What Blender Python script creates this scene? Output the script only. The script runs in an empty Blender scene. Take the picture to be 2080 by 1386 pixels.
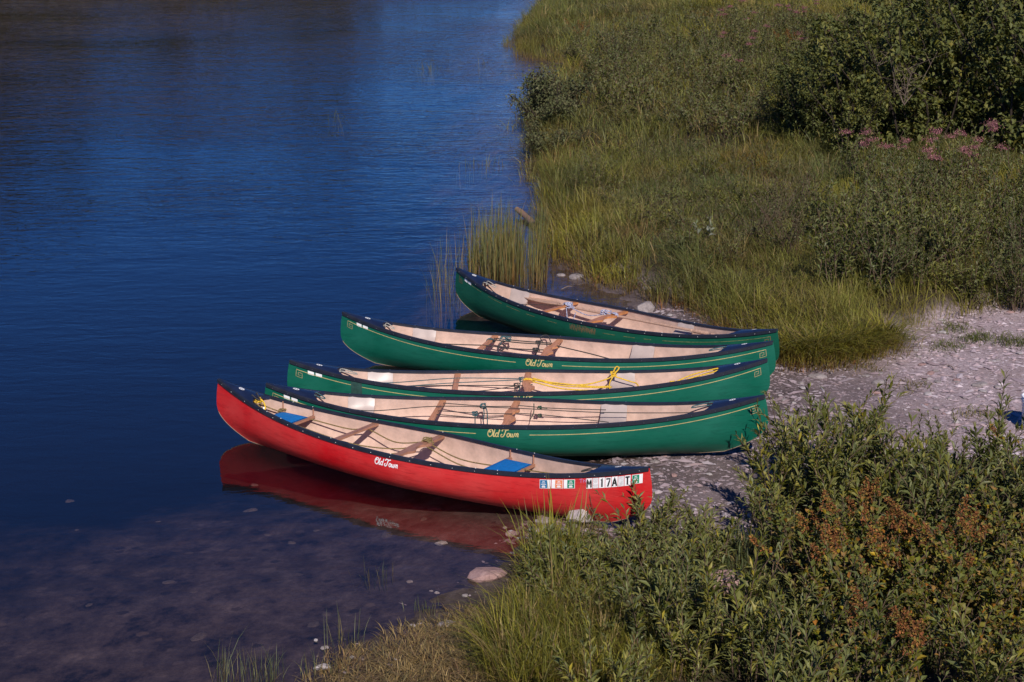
import bpy, math, random
import numpy as np
from mathutils import Vector, Euler

sc = bpy.context.scene
R = math.radians
rng = np.random.default_rng(7)
random.seed(7)

# ------------------------------------------------------------------ camera, sky, sun, exposure
CAM_H, CAM_P, CAM_F = 6.00, R(15.504), 3685.7          # height, downward pitch, focal length in photo pixels (2080 wide)
cam_d = bpy.data.cameras.new('camera'); cam = bpy.data.objects.new('camera', cam_d)
sc.collection.objects.link(cam)
cam.location = (0, 0, CAM_H); cam.rotation_euler = (math.pi / 2 - CAM_P, 0, 0)
cam_d.sensor_width = 36.0; cam_d.lens = CAM_F / 2080 * 36.0
cam_d.clip_start = 0.1; cam_d.clip_end = 3000
sc.camera = cam

SUN_EL, SUN_AZ = R(36.8), R(171.5)                      # azimuth clockwise from +Y
w = bpy.data.worlds.new('World'); sc.world = w; w.use_nodes = True
nt = w.node_tree
sky = nt.nodes.new('ShaderNodeTexSky'); sky.sky_type = 'NISHITA'; sky.sun_disc = False
sky.sun_elevation = SUN_EL; sky.sun_rotation = SUN_AZ
sky.altitude = 600; sky.air_density = 0.8; sky.dust_density = 0.0; sky.ozone_density = 9.0
bg = nt.nodes['Background']; hs = nt.nodes.new('ShaderNodeHueSaturation'); hs.inputs['Saturation'].default_value = 1.18; hs.inputs['Hue'].default_value = 0.512; nt.links.new(sky.outputs[0], hs.inputs['Color']); nt.links.new(hs.outputs[0], bg.inputs[0]); bg.inputs[1].default_value = 0.082
sun_vec = Vector((math.sin(SUN_AZ) * math.cos(SUN_EL), math.cos(SUN_AZ) * math.cos(SUN_EL), math.sin(SUN_EL)))
sd = bpy.data.lights.new('sun', 'SUN'); sd.energy = 4.6; sd.angle = R(0.55); sd.color = (1.0, 0.93, 0.86)
so = bpy.data.objects.new('sun', sd); sc.collection.objects.link(so)
so.rotation_euler = (-sun_vec).to_track_quat('-Z', 'Y').to_euler(); so.location = sun_vec * 60
sc.view_settings.view_transform = 'Standard'; sc.view_settings.look = 'None'
sc.view_settings.exposure = 0.14; sc.view_settings.gamma = 1.0; sc.view_settings.use_curve_mapping = False
sc.render.engine = 'CYCLES'
sc.cycles.use_denoising = True; sc.cycles.use_adaptive_sampling = True; sc.cycles.adaptive_threshold = 0.02
sc.cycles.max_bounces = 8; sc.cycles.transparent_max_bounces = 12; sc.cycles.volume_bounces = 0
sc.cycles.sample_clamp_indirect = 4.0

# ------------------------------------------------------------------ helpers: objects and meshes
COL = sc.collection
def tag(o, label=None, cat=None, group=None, kind=None):
    if label: o['label'] = label
    if cat: o['category'] = cat
    if group: o['group'] = group
    if kind: o['kind'] = kind
    return o
def empty(name, label, cat, loc=(0, 0, 0), rot=(0, 0, 0), group=None):
    o = bpy.data.objects.new(name, None); COL.objects.link(o)
    o.empty_display_size = 0.1
    o.location = loc; o.rotation_euler = rot
    return tag(o, label, cat, group)
def obj(name, me, parent=None, kind=None, label=None):
    o = bpy.data.objects.new(name, me); COL.objects.link(o)
    if parent is not None: o.parent = parent
    if kind: o['kind'] = kind
    if label: o['label'] = label
    return o
def build(name, V, quads=None, tris=None, mat=None, col=None, smooth=False, mats=None, midx=None):
    V = np.asarray(V, dtype=np.float32).reshape(-1, 3)
    q = np.zeros((0, 4), np.int32) if quads is None or len(quads) == 0 else np.asarray(quads, np.int32)
    t = np.zeros((0, 3), np.int32) if tris is None or len(tris) == 0 else np.asarray(tris, np.int32)
    me = bpy.data.meshes.new(name)
    me.vertices.add(len(V)); me.vertices.foreach_set('co', V.ravel())
    li = np.concatenate([q.ravel(), t.ravel()]).astype(np.int32)
    me.loops.add(len(li)); me.loops.foreach_set('vertex_index', li)
    n = len(q) + len(t)
    ls = np.concatenate([np.arange(len(q)) * 4, len(q) * 4 + np.arange(len(t)) * 3]).astype(np.int32)
    me.polygons.add(n); me.polygons.foreach_set('loop_start', ls)
    me.polygons.foreach_set('use_smooth', np.full(n, bool(smooth)))
    if mats:
        for m in mats: me.materials.append(m)
        me.polygons.foreach_set('material_index', np.asarray(midx, np.int32))
    elif mat: me.materials.append(mat)
    if col is not None:
        c = np.ones((len(V), 4), np.float32); c[:, :3] = col
        a = me.color_attributes.new('Col', 'FLOAT_COLOR', 'POINT'); a.data.foreach_set('color', c.ravel())
    me.update(calc_edges=True)
    return me
class Acc:                                              # gathers pieces of one mesh
    def __init__(s): s.V = []; s.Q = []; s.T = []; s.C = []; s.n = 0
    def add(s, V, Q=None, T=None, C=None):
        V = np.asarray(V, float).reshape(-1, 3)
        s.V.append(V)
        if Q is not None and len(Q): s.Q.append(np.asarray(Q, np.int64) + s.n)
        if T is not None and len(T): s.T.append(np.asarray(T, np.int64) + s.n)
        if C is not None: s.C.append(np.broadcast_to(np.asarray(C, float), V.shape).copy())
        s.n += len(V)
    def mesh(s, name, mat, smooth=False):
        V = np.concatenate(s.V) if s.V else np.zeros((0, 3))
        return build(name, V, np.concatenate(s.Q) if s.Q else None, np.concatenate(s.T) if s.T else None,
                     mat, np.concatenate(s.C) if s.C else None, smooth)
def grid_faces(nu, nv, closed_v=False):
    i = np.arange(nu - 1)[:, None]; j = np.arange(nv if closed_v else nv - 1)[None, :]
    j2 = (j + 1) % nv
    return np.stack(np.broadcast_arrays(i * nv + j, (i + 1) * nv + j, (i + 1) * nv + j2, i * nv + j2), -1).reshape(-1, 4)
def box(c, s):
    c = np.array(c, float); s = np.array(s, float) / 2
    V = np.array([[x, y, z] for x in (-1, 1) for y in (-1, 1) for z in (-1, 1)]) * s + c
    return V, [[0, 1, 3, 2], [4, 6, 7, 5], [0, 4, 5, 1], [2, 3, 7, 6], [0, 2, 6, 4], [1, 5, 7, 3]]
def catmull(P, n=8):
    P = np.asarray(P, float); Q = np.vstack([2 * P[0] - P[1], P, 2 * P[-1] - P[-2]])
    out = []
    for i in range(1, len(Q) - 2):
        t = np.linspace(0, 1, n, endpoint=False)[:, None]
        a, b, c, d = Q[i - 1], Q[i], Q[i + 1], Q[i + 2]
        out.append(0.5 * (2 * b + (c - a) * t + (2 * a - 5 * b + 4 * c - d) * t ** 2 + (3 * b - a - 3 * c + d) * t ** 3))
    out.append(P[-1:])
    return np.vstack(out)
def tube(P, r, k=6, caps=True):
    P = np.asarray(P, float); n = len(P)
    r = np.broadcast_to(np.asarray(r, float), (n,))
    T = np.gradient(P, axis=0); T /= np.linalg.norm(T, axis=1)[:, None] + 1e-12
    ref = np.array([0, 0, 1.0]) if abs(T[:, 2]).mean() < 0.8 else np.array([1.0, 0, 0])
    A = np.cross(T, ref); A /= np.linalg.norm(A, axis=1)[:, None] + 1e-9
    B = np.cross(T, A)
    a = np.linspace(0, 2 * np.pi, k, endpoint=False)
    V = P[:, None] + r[:, None, None] * (np.cos(a)[None, :, None] * A[:, None] + np.sin(a)[None, :, None] * B[:, None])
    V = V.reshape(-1, 3); Q = grid_faces(n, k, True); T3 = []
    if caps:
        V = np.vstack([V, P[0], P[-1]]); m = n * k
        T3 = [[m, (i + 1) % k, i] for i in range(k)] + [[m + 1, (n - 1) * k + i, (n - 1) * k + (i + 1) % k] for i in range(k)]
    return V, Q, T3
def vnoise(x, y, seed=0):                               # smooth value noise, 0..1
    x = np.asarray(x, float); y = np.asarray(y, float)
    xi = np.floor(x).astype(np.int64); yi = np.floor(y).astype(np.int64)
    fx = x - xi; fy = y - yi; fx = fx * fx * (3 - 2 * fx); fy = fy * fy * (3 - 2 * fy)
    def h(a, b):
        n = (a * 374761393 + b * 668265263 + seed * 1442695041) & 0x7fffffff
        n = ((n ^ (n >> 13)) * 1274126177) & 0x7fffffff
        return ((n ^ (n >> 16)) & 0xffff) / 65535.0
    return (h(xi, yi) * (1 - fx) + h(xi + 1, yi) * fx) * (1 - fy) + (h(xi, yi + 1) * (1 - fx) + h(xi + 1, yi + 1) * fx) * fy
def fbm(x, y, seed=0, o=3):
    s = 0; a = 0.5; t = 0
    for k in range(o):
        s = s + a * vnoise(x * 2 ** k, y * 2 ** k, seed + k * 17); t += a; a *= 0.5
    return s / t
def sstep(a, b, x):
    t = np.clip((np.asarray(x, float) - a) / (b - a), 0, 1); return t * t * (3 - 2 * t)

# ------------------------------------------------------------------ helpers: materials
def mat(name):
    m = bpy.data.materials.new(name); m.use_nodes = True
    nt = m.node_tree; b = nt.nodes['Principled BSDF']
    return m, nt, b
def N(nt, typ, **kw):
    n = nt.nodes.new(typ)
    for k, v in kw.items():
        if k.startswith('i_'):
            key = k[2:]; key = int(key) if key.isdigit() else key.replace('_', ' ')
            n.inputs[key].default_value = v
        else: setattr(n, k, v)
    return n
def ramp(nt, fac, stops):
    r = nt.nodes.new('ShaderNodeValToRGB'); e = r.color_ramp.elements
    while len(e) < len(stops): e.new(0.5)
    for k, (p, c) in enumerate(stops): e[k].position = p; e[k].color = (*c, 1) if len(c) == 3 else c
    nt.links.new(fac, r.inputs[0]); return r
def noise(nt, scale, detail=4, rough=0.6, vec=None, dist=0.0):
    n = N(nt, 'ShaderNodeTexNoise'); n.inputs['Scale'].default_value = scale; n.inputs['Detail'].default_value = detail
    n.inputs['Roughness'].default_value = rough; n.inputs['Distortion'].default_value = dist
    if vec is not None: nt.links.new(vec, n.inputs['Vector'])
    return n
def mixc(nt, fac, a, b, mode='MIX'):
    m = nt.nodes.new('ShaderNodeMix'); m.data_type = 'RGBA'; m.blend_type = mode
    for s, v in ((0, fac), (6, a), (7, b)):
        if hasattr(v, 'is_linked'): nt.links.new(v, m.inputs[s])
        elif s == 0: m.inputs[0].default_value = v
        else: m.inputs[s].default_value = (*v, 1)
    return m.outputs[2]
def mathn(nt, op, a, b=None, clamp=False):
    m = nt.nodes.new('ShaderNodeMath'); m.operation = op; m.use_clamp = clamp
    for k, v in enumerate((a, b)):
        if v is None: continue
        if hasattr(v, 'is_linked'): nt.links.new(v, m.inputs[k])
        else: m.inputs[k].default_value = v
    return m.outputs[0]
def objco(nt): return nt.nodes.new('ShaderNodeTexCoord').outputs['Object']
def bump(nt, h, b, strength=0.4, dist=0.01):
    n = N(nt, 'ShaderNodeBump'); n.inputs['Strength'].default_value = strength; n.inputs['Distance'].default_value = dist
    nt.links.new(h, n.inputs['Height']); nt.links.new(n.outputs[0], b.inputs['Normal'])

def m_plain(name, c, rough=0.5, var=0.12, scale=12, spec=0.4, metal=0.0, bumpk=0.0):
    m, nt, b = mat(name); v = objco(nt); n = noise(nt, scale, 5, 0.65, v)
    lo = tuple(x * (1 - var) for x in c); hi = tuple(min(1, x * (1 + var)) for x in c)
    r = ramp(nt, n.outputs[0], [(0.3, lo), (0.7, hi)])
    nt.links.new(r.outputs[0], b.inputs['Base Color'])
    b.inputs['Roughness'].default_value = rough; b.inputs['Specular IOR Level'].default_value = spec; b.inputs['Metallic'].default_value = metal
    if bumpk: bump(nt, n.outputs[0], b, bumpk, 0.005)
    return m
def m_hull(name, c, pale, dark, amount):
    m, nt, b = mat(name); v = objco(nt)
    mp = N(nt, 'ShaderNodeMapping'); mp.inputs['Scale'].default_value = (1.2, 3, 9); nt.links.new(v, mp.inputs[0])
    n1 = noise(nt, 3.0, 6, 0.7, mp.outputs[0], 0.6)            # long rub marks
    n2 = noise(nt, 1.6, 4, 0.6, v)                             # sun-bleached areas
    n3 = noise(nt, 60, 3, 0.7, v)                              # speckle
    c1 = mixc(nt, mathn(nt, 'MULTIPLY', ramp(nt, n2.outputs[0], [(0.35, (0, 0, 0)), (0.75, (1, 1, 1))]).outputs[0], amount), c, pale)
    f = mathn(nt, 'MULTIPLY', ramp(nt, n1.outputs[0], [(0.50, (0, 0, 0)), (0.72, (1, 1, 1))]).outputs[0], 0.5)
    c2 = mixc(nt, f, c1, dark)
    sp = mathn(nt, 'MULTIPLY', ramp(nt, n3.outputs[0], [(0.66, (0, 0, 0)), (0.74, (1, 1, 1))]).outputs[0], 0.25)
    c3 = mixc(nt, sp, c2, pale)
    # fine scratches
    mp2 = N(nt, 'ShaderNodeMapping'); mp2.inputs['Scale'].default_value = (0.7, 10, 60); mp2.inputs['Rotation'].default_value = (0, 0.05, 0)
    nt.links.new(v, mp2.inputs[0]); n4 = noise(nt, 2.2, 3, 0.6, mp2.outputs[0], 0.3)
    sc_ = mathn(nt, 'MULTIPLY', ramp(nt, n4.outputs[0], [(0.64, (0, 0, 0)), (0.68, (1, 1, 1))]).outputs[0], 0.55)
    c4 = mixc(nt, sc_, c3, dark)
    # dried mud and scuffs low on the hull
    sx = nt.nodes.new('ShaderNodeSeparateXYZ'); nt.links.new(v, sx.inputs[0])
    lowm = N(nt, 'ShaderNodeMapRange'); lowm.inputs[1].default_value = 0.12; lowm.inputs[2].default_value = -0.03; nt.links.new(mathn(nt, 'ADD', sx.outputs[2], mathn(nt, 'MULTIPLY', mathn(nt, 'SUBTRACT', n1.outputs[0], 0.5), 0.25)), lowm.inputs[0])
    c4 = mixc(nt, mathn(nt, 'MULTIPLY', lowm.outputs[0], 0.6), c4, (0.05, 0.042, 0.036))
    mp3 = N(nt, 'ShaderNodeMapping'); mp3.inputs['Scale'].default_value = (2.5, 8, 16); mp3.inputs['Rotation'].default_value = (0, -0.5, 0); nt.links.new(v, mp3.inputs[0])
    n6 = noise(nt, 4.0, 4, 0.7, mp3.outputs[0], 0.8); scf = mathn(nt, 'MULTIPLY', ramp(nt, n6.outputs[0], [(0.60, (0, 0, 0)), (0.70, (1, 1, 1))]).outputs[0], 0.4)
    c4 = mixc(nt, scf, c4, pale)
    nt.links.new(c4, b.inputs['Base Color'])
    rr = ramp(nt, n2.outputs[0], [(0.3, (0.38,) * 3), (0.7, (0.55,) * 3)]); nt.links.new(rr.outputs[0], b.inputs['Roughness'])
    b.inputs['Specular IOR Level'].default_value = 0.25
    bump(nt, n1.outputs[0], b, 0.12, 0.006)
    return m
def m_leaf(name, rough=0.5, trans=0.3, under=None, spec=0.3, vary=True):
    m, nt, b = mat(name); a = N(nt, 'ShaderNodeAttribute', attribute_name='Col')
    c = a.outputs['Color']
    oi = nt.nodes.new('ShaderNodeObjectInfo')
    tint = ramp(nt, oi.outputs['Random'], [(0.0, (0.62, 0.66, 0.60)), (0.35, (0.95, 0.95, 0.9)), (0.7, (1.15, 1.1, 0.85)), (1.0, (1.45, 1.3, 0.85))])
    if vary: c = mixc(nt, 1.0, c, tint.outputs[0], 'MULTIPLY')
    if under is not None:
        g = nt.nodes.new('ShaderNodeNewGeometry'); c = mixc(nt, g.outputs['Backfacing'], c, mixc(nt, 0.5, c, under))
    nt.links.new(c, b.inputs['Base Color']); b.inputs['Roughness'].default_value = rough
    b.inputs['Specular IOR Level'].default_value = spec
    t = nt.nodes.new('ShaderNodeBsdfTranslucent'); nt.links.new(mixc(nt, 1.0, c, (1.0, 1.0, 0.45), 'MULTIPLY'), t.inputs[0])
    mx = nt.nodes.new('ShaderNodeMixShader'); mx.inputs[0].default_value = trans
    nt.links.new(b.outputs[0], mx.inputs[1]); nt.links.new(t.outputs[0], mx.inputs[2])
    nt.links.new(mx.outputs[0], nt.nodes['Material Output'].inputs[0])
    return m
def m_wood(name, c, rough=0.5):
    m, nt, b = mat(name); v = objco(nt)
    mp = N(nt, 'ShaderNodeMapping'); mp.inputs['Scale'].default_value = (14, 2, 14); nt.links.new(v, mp.inputs[0])
    n = noise(nt, 3, 5, 0.65, mp.outputs[0], 1.0)
    r = ramp(nt, n.outputs[0], [(0.25, tuple(x * 0.6 for x in c)), (0.55, c), (0.8, tuple(min(1, x * 1.25) for x in c))])
    nt.links.new(r.outputs[0], b.inputs['Base Color']); b.inputs['Roughness'].default_value = rough
    bump(nt, n.outputs[0], b, 0.2, 0.002)
    return m
def m_rope(name, c, c2):
    m, nt, b = mat(name); v = objco(nt)
    n = noise(nt, 90, 2, 0.6, v); r = ramp(nt, n.outputs[0], [(0.38, c2), (0.58, c)])
    nt.links.new(r.outputs[0], b.inputs['Base Color']); b.inputs['Roughness'].default_value = 0.8
    bump(nt, n.outputs[0], b, 0.5, 0.003)
    return m
def m_stone(name, a, bcol, c, scale=6):
    m, nt, b = mat(name); v = objco(nt)
    n = noise(nt, scale, 6, 0.7, v); n2 = noise(nt, scale * 7, 4, 0.7, v)
    r = ramp(nt, n.outputs[0], [(0.28, a), (0.52, bcol), (0.75, c)])
    c2 = mixc(nt, mathn(nt, 'MULTIPLY', ramp(nt, n2.outputs[0], [(0.45, (0, 0, 0)), (0.7, (1, 1, 1))]).outputs[0], 0.45), r.outputs[0], tuple(x * 0.45 for x in a))
    nt.links.new(c2, b.inputs['Base Color']); b.inputs['Roughness'].default_value = 0.85
    bump(nt, n2.outputs[0], b, 0.6, 0.01)
    return m

M = {}
M['red'] = m_hull('red_hull', (0.52, 0.007, 0.011), (0.58, 0.075, 0.065), (0.20, 0.004, 0.007), 0.6)
M['green'] = m_hull('green_hull', (0.002, 0.092, 0.056), (0.016, 0.145, 0.10), (0.001, 0.044, 0.030), 0.6)
M['dark_green'] = m_hull('dark_green_hull', (0.004, 0.075, 0.042), (0.012, 0.11, 0.065), (0.003, 0.036, 0.024), 0.6)
M['tan'] = m_plain('tan_liner', (0.58, 0.40, 0.32), 0.6, 0.20, 7, 0.25)
M['black'] = m_plain('black_vinyl', (0.016, 0.018, 0.028), 0.42, 0.3, 10, 0.5)
M['deck'] = m_plain('deck_plastic', (0.012, 0.018, 0.045), 0.35, 0.3, 8, 0.5)
M['seat'] = m_plain('seat_plastic', (0.42, 0.335, 0.30), 0.38, 0.10, 9, 0.5)
M['blue'] = m_plain('blue_pad', (0.008, 0.15, 0.44), 0.7, 0.15, 30, 0.2, bumpk=0.3)
M['wood'] = m_wood('ash_wood', (0.55, 0.24, 0.115))
M['orange_wood'] = m_wood('orange_wood', (0.50, 0.20, 0.07), 0.4)
M['dark_wood'] = m_wood('weathered_wood', (0.36, 0.17, 0.105))
M['paddle'] = m_wood('pale_wood', (0.50, 0.31, 0.22))
M['gold'] = m_plain('gold_print', (0.50, 0.40, 0.17), 0.5, 0.25, 25)
M['gold_worn'] = m_plain('worn_gold_print', (0.13, 0.15, 0.06), 0.6, 0.6, 25)
M['key'] = m_plain('key_print', (0.36, 0.27, 0.13), 0.5, 0.3, 20)
M['copper'] = m_plain('copper_print', (0.22, 0.11, 0.05), 0.5, 0.2, 20)
M['white'] = m_plain('white_vinyl', (0.78, 0.77, 0.76), 0.5, 0.06, 20)
M['worn_white'] = m_plain('worn_white_vinyl', (0.62, 0.60, 0.60), 0.6, 0.3, 60)
M['ink'] = m_plain('black_print', (0.012, 0.011, 0.012), 0.5, 0.2, 20)
M['st_blue'] = m_plain('blue_sticker', (0.01, 0.14, 0.30), 0.5)
M['st_orange'] = m_plain('orange_sticker', (0.72, 0.22, 0.10), 0.5)
M['st_green'] = m_plain('green_sticker', (0.01, 0.22, 0.12), 0.5)
M['faint'] = m_plain('faint_print', (0.42, 0.16, 0.30), 0.6)
M['rub'] = m_plain('rubbed_patch', (0.02, 0.06, 0.05), 0.6, 0.3, 30)
M['metal'] = m_plain('rivet_metal', (0.42, 0.42, 0.43), 0.35, 0.1, 10, 0.5, 0.9)
M['rope_dark'] = m_rope('dark_cord', (0.045, 0.04, 0.035), (0.02, 0.02, 0.02))
M['rope_teal'] = m_rope('teal_cord', (0.05, 0.13, 0.14), (0.02, 0.05, 0.06))
M['rope_green'] = m_rope('green_cord', (0.03, 0.075, 0.04), (0.015, 0.03, 0.02))
M['rope_pale'] = m_rope('pale_cord', (0.42, 0.40, 0.34), (0.22, 0.22, 0.20))
M['rope_yellow'] = m_rope('yellow_rope', (0.78, 0.50, 0.03), (0.48, 0.28, 0.02))
M['rope_manila'] = m_rope('manila_rope', (0.26, 0.18, 0.06), (0.10, 0.07, 0.03))
M['rope_blue'] = m_rope('blue_white_rope', (0.50, 0.50, 0.58), (0.07, 0.08, 0.22))
M['skid'] = m_plain('skid_edge', (0.20, 0.14, 0.10), 0.7, 0.3, 15)
M['leaf'] = m_leaf('willow_leaf', 0.48, 0.28, (0.15, 0.165, 0.07), 0.3)
M['broad'] = m_leaf('broad_leaf', 0.55, 0.28, (0.12, 0.14, 0.05), 0.2)
M['grass'] = m_leaf('grass_blade', 0.5, 0.3, None, 0.25, False)
M['flower'] = m_leaf('flower_bits', 0.8, 0.2, None, 0.1, False)
M['bark'] = m_plain('stem_bark', (0.10, 0.065, 0.045), 0.85, 0.3, 20, 0.2)
M['dark_bark'] = m_plain('bush_bark', (0.035, 0.026, 0.02), 0.9, 0.3, 20, 0.15)
M['pale_twig'] = m_plain('dead_twig', (0.19, 0.14, 0.11), 0.85, 0.25, 20, 0.2)
M['stone'] = m_stone('grey_stone', (0.17, 0.14, 0.135), (0.29, 0.245, 0.235), (0.40, 0.35, 0.34))
M['pale_stone'] = m_stone('pale_stone', (0.25, 0.21, 0.20), (0.42, 0.37, 0.36), (0.58, 0.53, 0.53))
M['pink_stone'] = m_stone('pink_stone', (0.22, 0.13, 0.115), (0.36, 0.22, 0.20), (0.45, 0.30, 0.27))
M['wet_stone'] = m_stone('silty_stone', (0.05, 0.036, 0.03), (0.10, 0.075, 0.065), (0.16, 0.125, 0.11))
M['log'] = m_wood('driftwood', (0.22, 0.13, 0.085), 0.9)
M['bucket'] = m_plain('bucket_plastic', (0.60, 0.62, 0.72), 0.35, 0.04, 6, 0.5)
M['bucket_in'] = m_plain('bucket_rim', (0.82, 0.82, 0.84), 0.4, 0.04, 6, 0.5)

# ------------------------------------------------------------------ canoe positions (metres, from the measured camera)
ZS = 0.04
CAN = {   # x, y, z, yaw, heel, trim
 'R':  (-0.914, 16.553, 0.044 - ZS, -33.51, -1.10, 0.33),
 'G4': (-0.004, 17.509, 0.066 - ZS, -9.52, 1.71, 1.48),
 'G3': (0.174, 18.602, 0.056 - ZS, -1.14, -0.20, 0.50),
 'G2': (0.442, 19.947, 0.065 - ZS, -17.47, 0.33, 0.76),
 'G1': (1.145, 21.517, 0.019 - ZS, -43.10, 0.01, 1.19)}

# ------------------------------------------------------------------ terrain
SHORE = np.array([(-9, 2), (-4.5, 7), (-2.6, 10), (-1.5, 12.3), (-1.26, 12.95), (-.86, 13.25), (-.66, 13.75), (-.2, 14.3), (.06, 14.95), (.40, 15.6), (.75, 16.4), (1.0, 17.2),
  (1.9, 17.9), (2.45, 19.2), (2.3, 20.8), (1.68, 22.8), (1.42, 23.9), (.97, 24.5), (.61, 25.7), (.67, 30.0), (.66, 33.8), (.51, 37.3), (.42, 40.4), (.68, 45.0), (1.45, 49.6), (.85, 50.2),
  (.30, 51.4), (.07, 55), (.3, 62), (.95, 70), (2.5, 80), (4, 90), (0, 98), (-14, 102), (-40, 104), (-70, 98), (-95, 75), (-110, 40), (-120, -20)])
BANK = np.array([(.62, 62), (.42, 55), (.65, 51.6), (1.6, 50.0), (.85, 45), (.58, 40.4), (.65, 37.3), (.80, 33.8), (.82, 30), (.80, 26), (1.25, 25.1), (1.95, 24.0), (2.55, 22.9), (2.95, 21.7),
  (3.1, 20.45), (3.6, 20.3), (4.2, 20.7), (4.75, 21.6), (5.9, 22.4), (6.7, 22.6), (12, 23.2), (40, 24), (90, 24), (90, 88), (4.5, 88), (1.5, 72)])
FRONT = np.array([(-3.2, 9), (-1.28, 12.35), (-.95, 12.95), (-.40, 13.75), (.02, 14.05), (.16, 14.75), (.38, 15.2), (1.15, 15.45), (1.85, 15.2), (2.1, 16.3), (2.5, 17.1), (3.4, 17.3), (4.3, 17.2),
  (5.5, 17.0), (9, 17.3), (9, 4), (-3, 4)])
def poly_dist(P, L, closed=False):
    L = np.vstack([L, L[:1]]) if closed else L
    d = np.full(len(P), 1e9)
    for a, b in zip(L[:-1], L[1:]):
        ab = b - a; t = np.clip(((P - a) @ ab) / (ab @ ab), 0, 1)
        d = np.minimum(d, np.hypot(*(P - a - t[:, None] * ab).T))
    return d
def inside(P, L):
    r = np.zeros(len(P), bool)
    for a, b in zip(L, np.roll(L, -1, 0)):
        c = (a[1] > P[:, 1]) != (b[1] > P[:, 1])
        with np.errstate(divide='ignore', invalid='ignore'):
            xx = (b[0] - a[0]) * (P[:, 1] - a[1]) / (b[1] - a[1]) + a[0]
        r ^= c & (P[:, 0] < xx)
    return r
WATERPOLY = np.vstack([SHORE, [(-400, -20), (-400, -60), (-9, -60)]])
LAKE = np.vstack([SHORE, [(-120, -120), (-9, -120)]])
def height(x, y, full=False):
    P = np.stack([np.ravel(x), np.ravel(y)], 1).astype(float)
    wet = inside(P, LAKE); d = poly_dist(P, SHORE); d = np.where(wet, -d, d)
    und = fbm(P[:, 0] * 0.9, P[:, 1] * 0.9, 3) - 0.5
    fine = fbm(P[:, 0] * 5, P[:, 1] * 5, 5) - 0.5
    shelf = sstep(23, 13, P[:, 1] + .35 * P[:, 0])        # a wide shallow shelf along the near shore
    zw = -(0.30 * (1 - np.exp(-np.maximum(-d, 0) / 1.3)) + np.minimum(1.5, np.maximum(-d - .8, 0) * (.30 - .245 * shelf))) + und * 0.10 * sstep(0.2, 1.5, -d) - 0.004
    zl = 0.03 * np.minimum(d, 1.8) + 0.055 * np.clip(d - 1.8, 0, 7) + und * 0.05 * sstep(0.3, 2, d) + fine * 0.025
    ib = inside(P, BANK); db = np.where(ib, poly_dist(P, BANK, True), 0)
    zl = zl + sstep(0, 0.4, db) * 0.20 + 0.02 * np.minimum(db, 25) + und * 0.25 * sstep(0.5, 3, db)
    fr = inside(P, FRONT); df = np.where(fr, poly_dist(P, FRONT, True), 0)
    zl = zl + sstep(0, 1.0, df) * 0.07 + 0.03 * np.minimum(df, 6)
    far = sstep(84, 130, P[:, 1]); zl = zl + far * (1.5 + 0.05 * np.clip(P[:, 1] - 100, 0, 400))
    z = np.where(d > 0, zl, zw)
    for k, (cx, cy, cz, yaw, heel, trim) in CAN.items():   # hulls press into the beach
        c, s = math.cos(R(yaw)), math.sin(R(yaw))
        lx = (P[:, 0] - cx) * c + (P[:, 1] - cy) * s; ly = -(P[:, 0] - cx) * s + (P[:, 1] - cy) * c
        keel = cz - 0.04 + lx * math.tan(R(trim)) + 0.04 * np.abs(np.clip(lx / 2.5, -1, 1)) ** 4 - 0.012
        m = (np.abs(lx) < 2.6)
        lim = keel + np.maximum(0, np.abs(ly) - 0.30 * np.maximum(0.0, 1 - np.abs(lx / 2.5) ** 1.7)) * 0.35
        near = m & (np.abs(ly) < 0.7)
        z = np.where(near, np.minimum(z, lim), z)
    if full: return z, d, db, ib, fr, df
    return z
CH = np.array([0, 0, CAM_H])
def ray(px, py):
    fw = np.array([0, math.cos(CAM_P), -math.sin(CAM_P)]); up = np.array([0, math.sin(CAM_P), math.cos(CAM_P)])
    return fw + np.array([1, 0, 0]) * (px - 1040) / CAM_F - up * (py - 693) / CAM_F
def G(px, py, water=False):                              # where the sight line of a photo pixel meets ground (or water)
    d = ray(px, py); t0 = (1.6 - CAM_H) / d[2]; t1 = (-1.2 - CAM_H) / d[2]
    for n in (40, 24):
        t = np.linspace(t0, t1, n); P = CH + t[:, None] * d
        z = height(P[:, 0], P[:, 1])
        if water: z = np.maximum(z, 0)
        k = max(1, int(np.argmax(P[:, 2] < z))); t0, t1 = t[k - 1], t[k]
    return Vector((P[k, 0], P[k, 1], z[k]))
def GS(pts):                                             # the same for many pixels at once
    D = np.stack([ray(*p) for p in pts]); t0 = (1.6 - CAM_H) / D[:, 2]; t1 = (-1.2 - CAM_H) / D[:, 2]; r = np.arange(len(D))
    for n in (16, 12):
        t = t0[:, None] + (t1 - t0)[:, None] * np.linspace(0, 1, n); P = CH + t[..., None] * D[:, None]
        z = height(P[..., 0], P[..., 1]).reshape(t.shape); k = np.maximum(1, np.argmax(P[..., 2] < z, 1)); t0, t1 = t[r, k - 1], t[r, k]
    return [Vector((P[i, k[i], 0], P[i, k[i], 1], z[i, k[i]])) for i in r]
def gz(x, y): return float(height([x], [y])[0])

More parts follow.
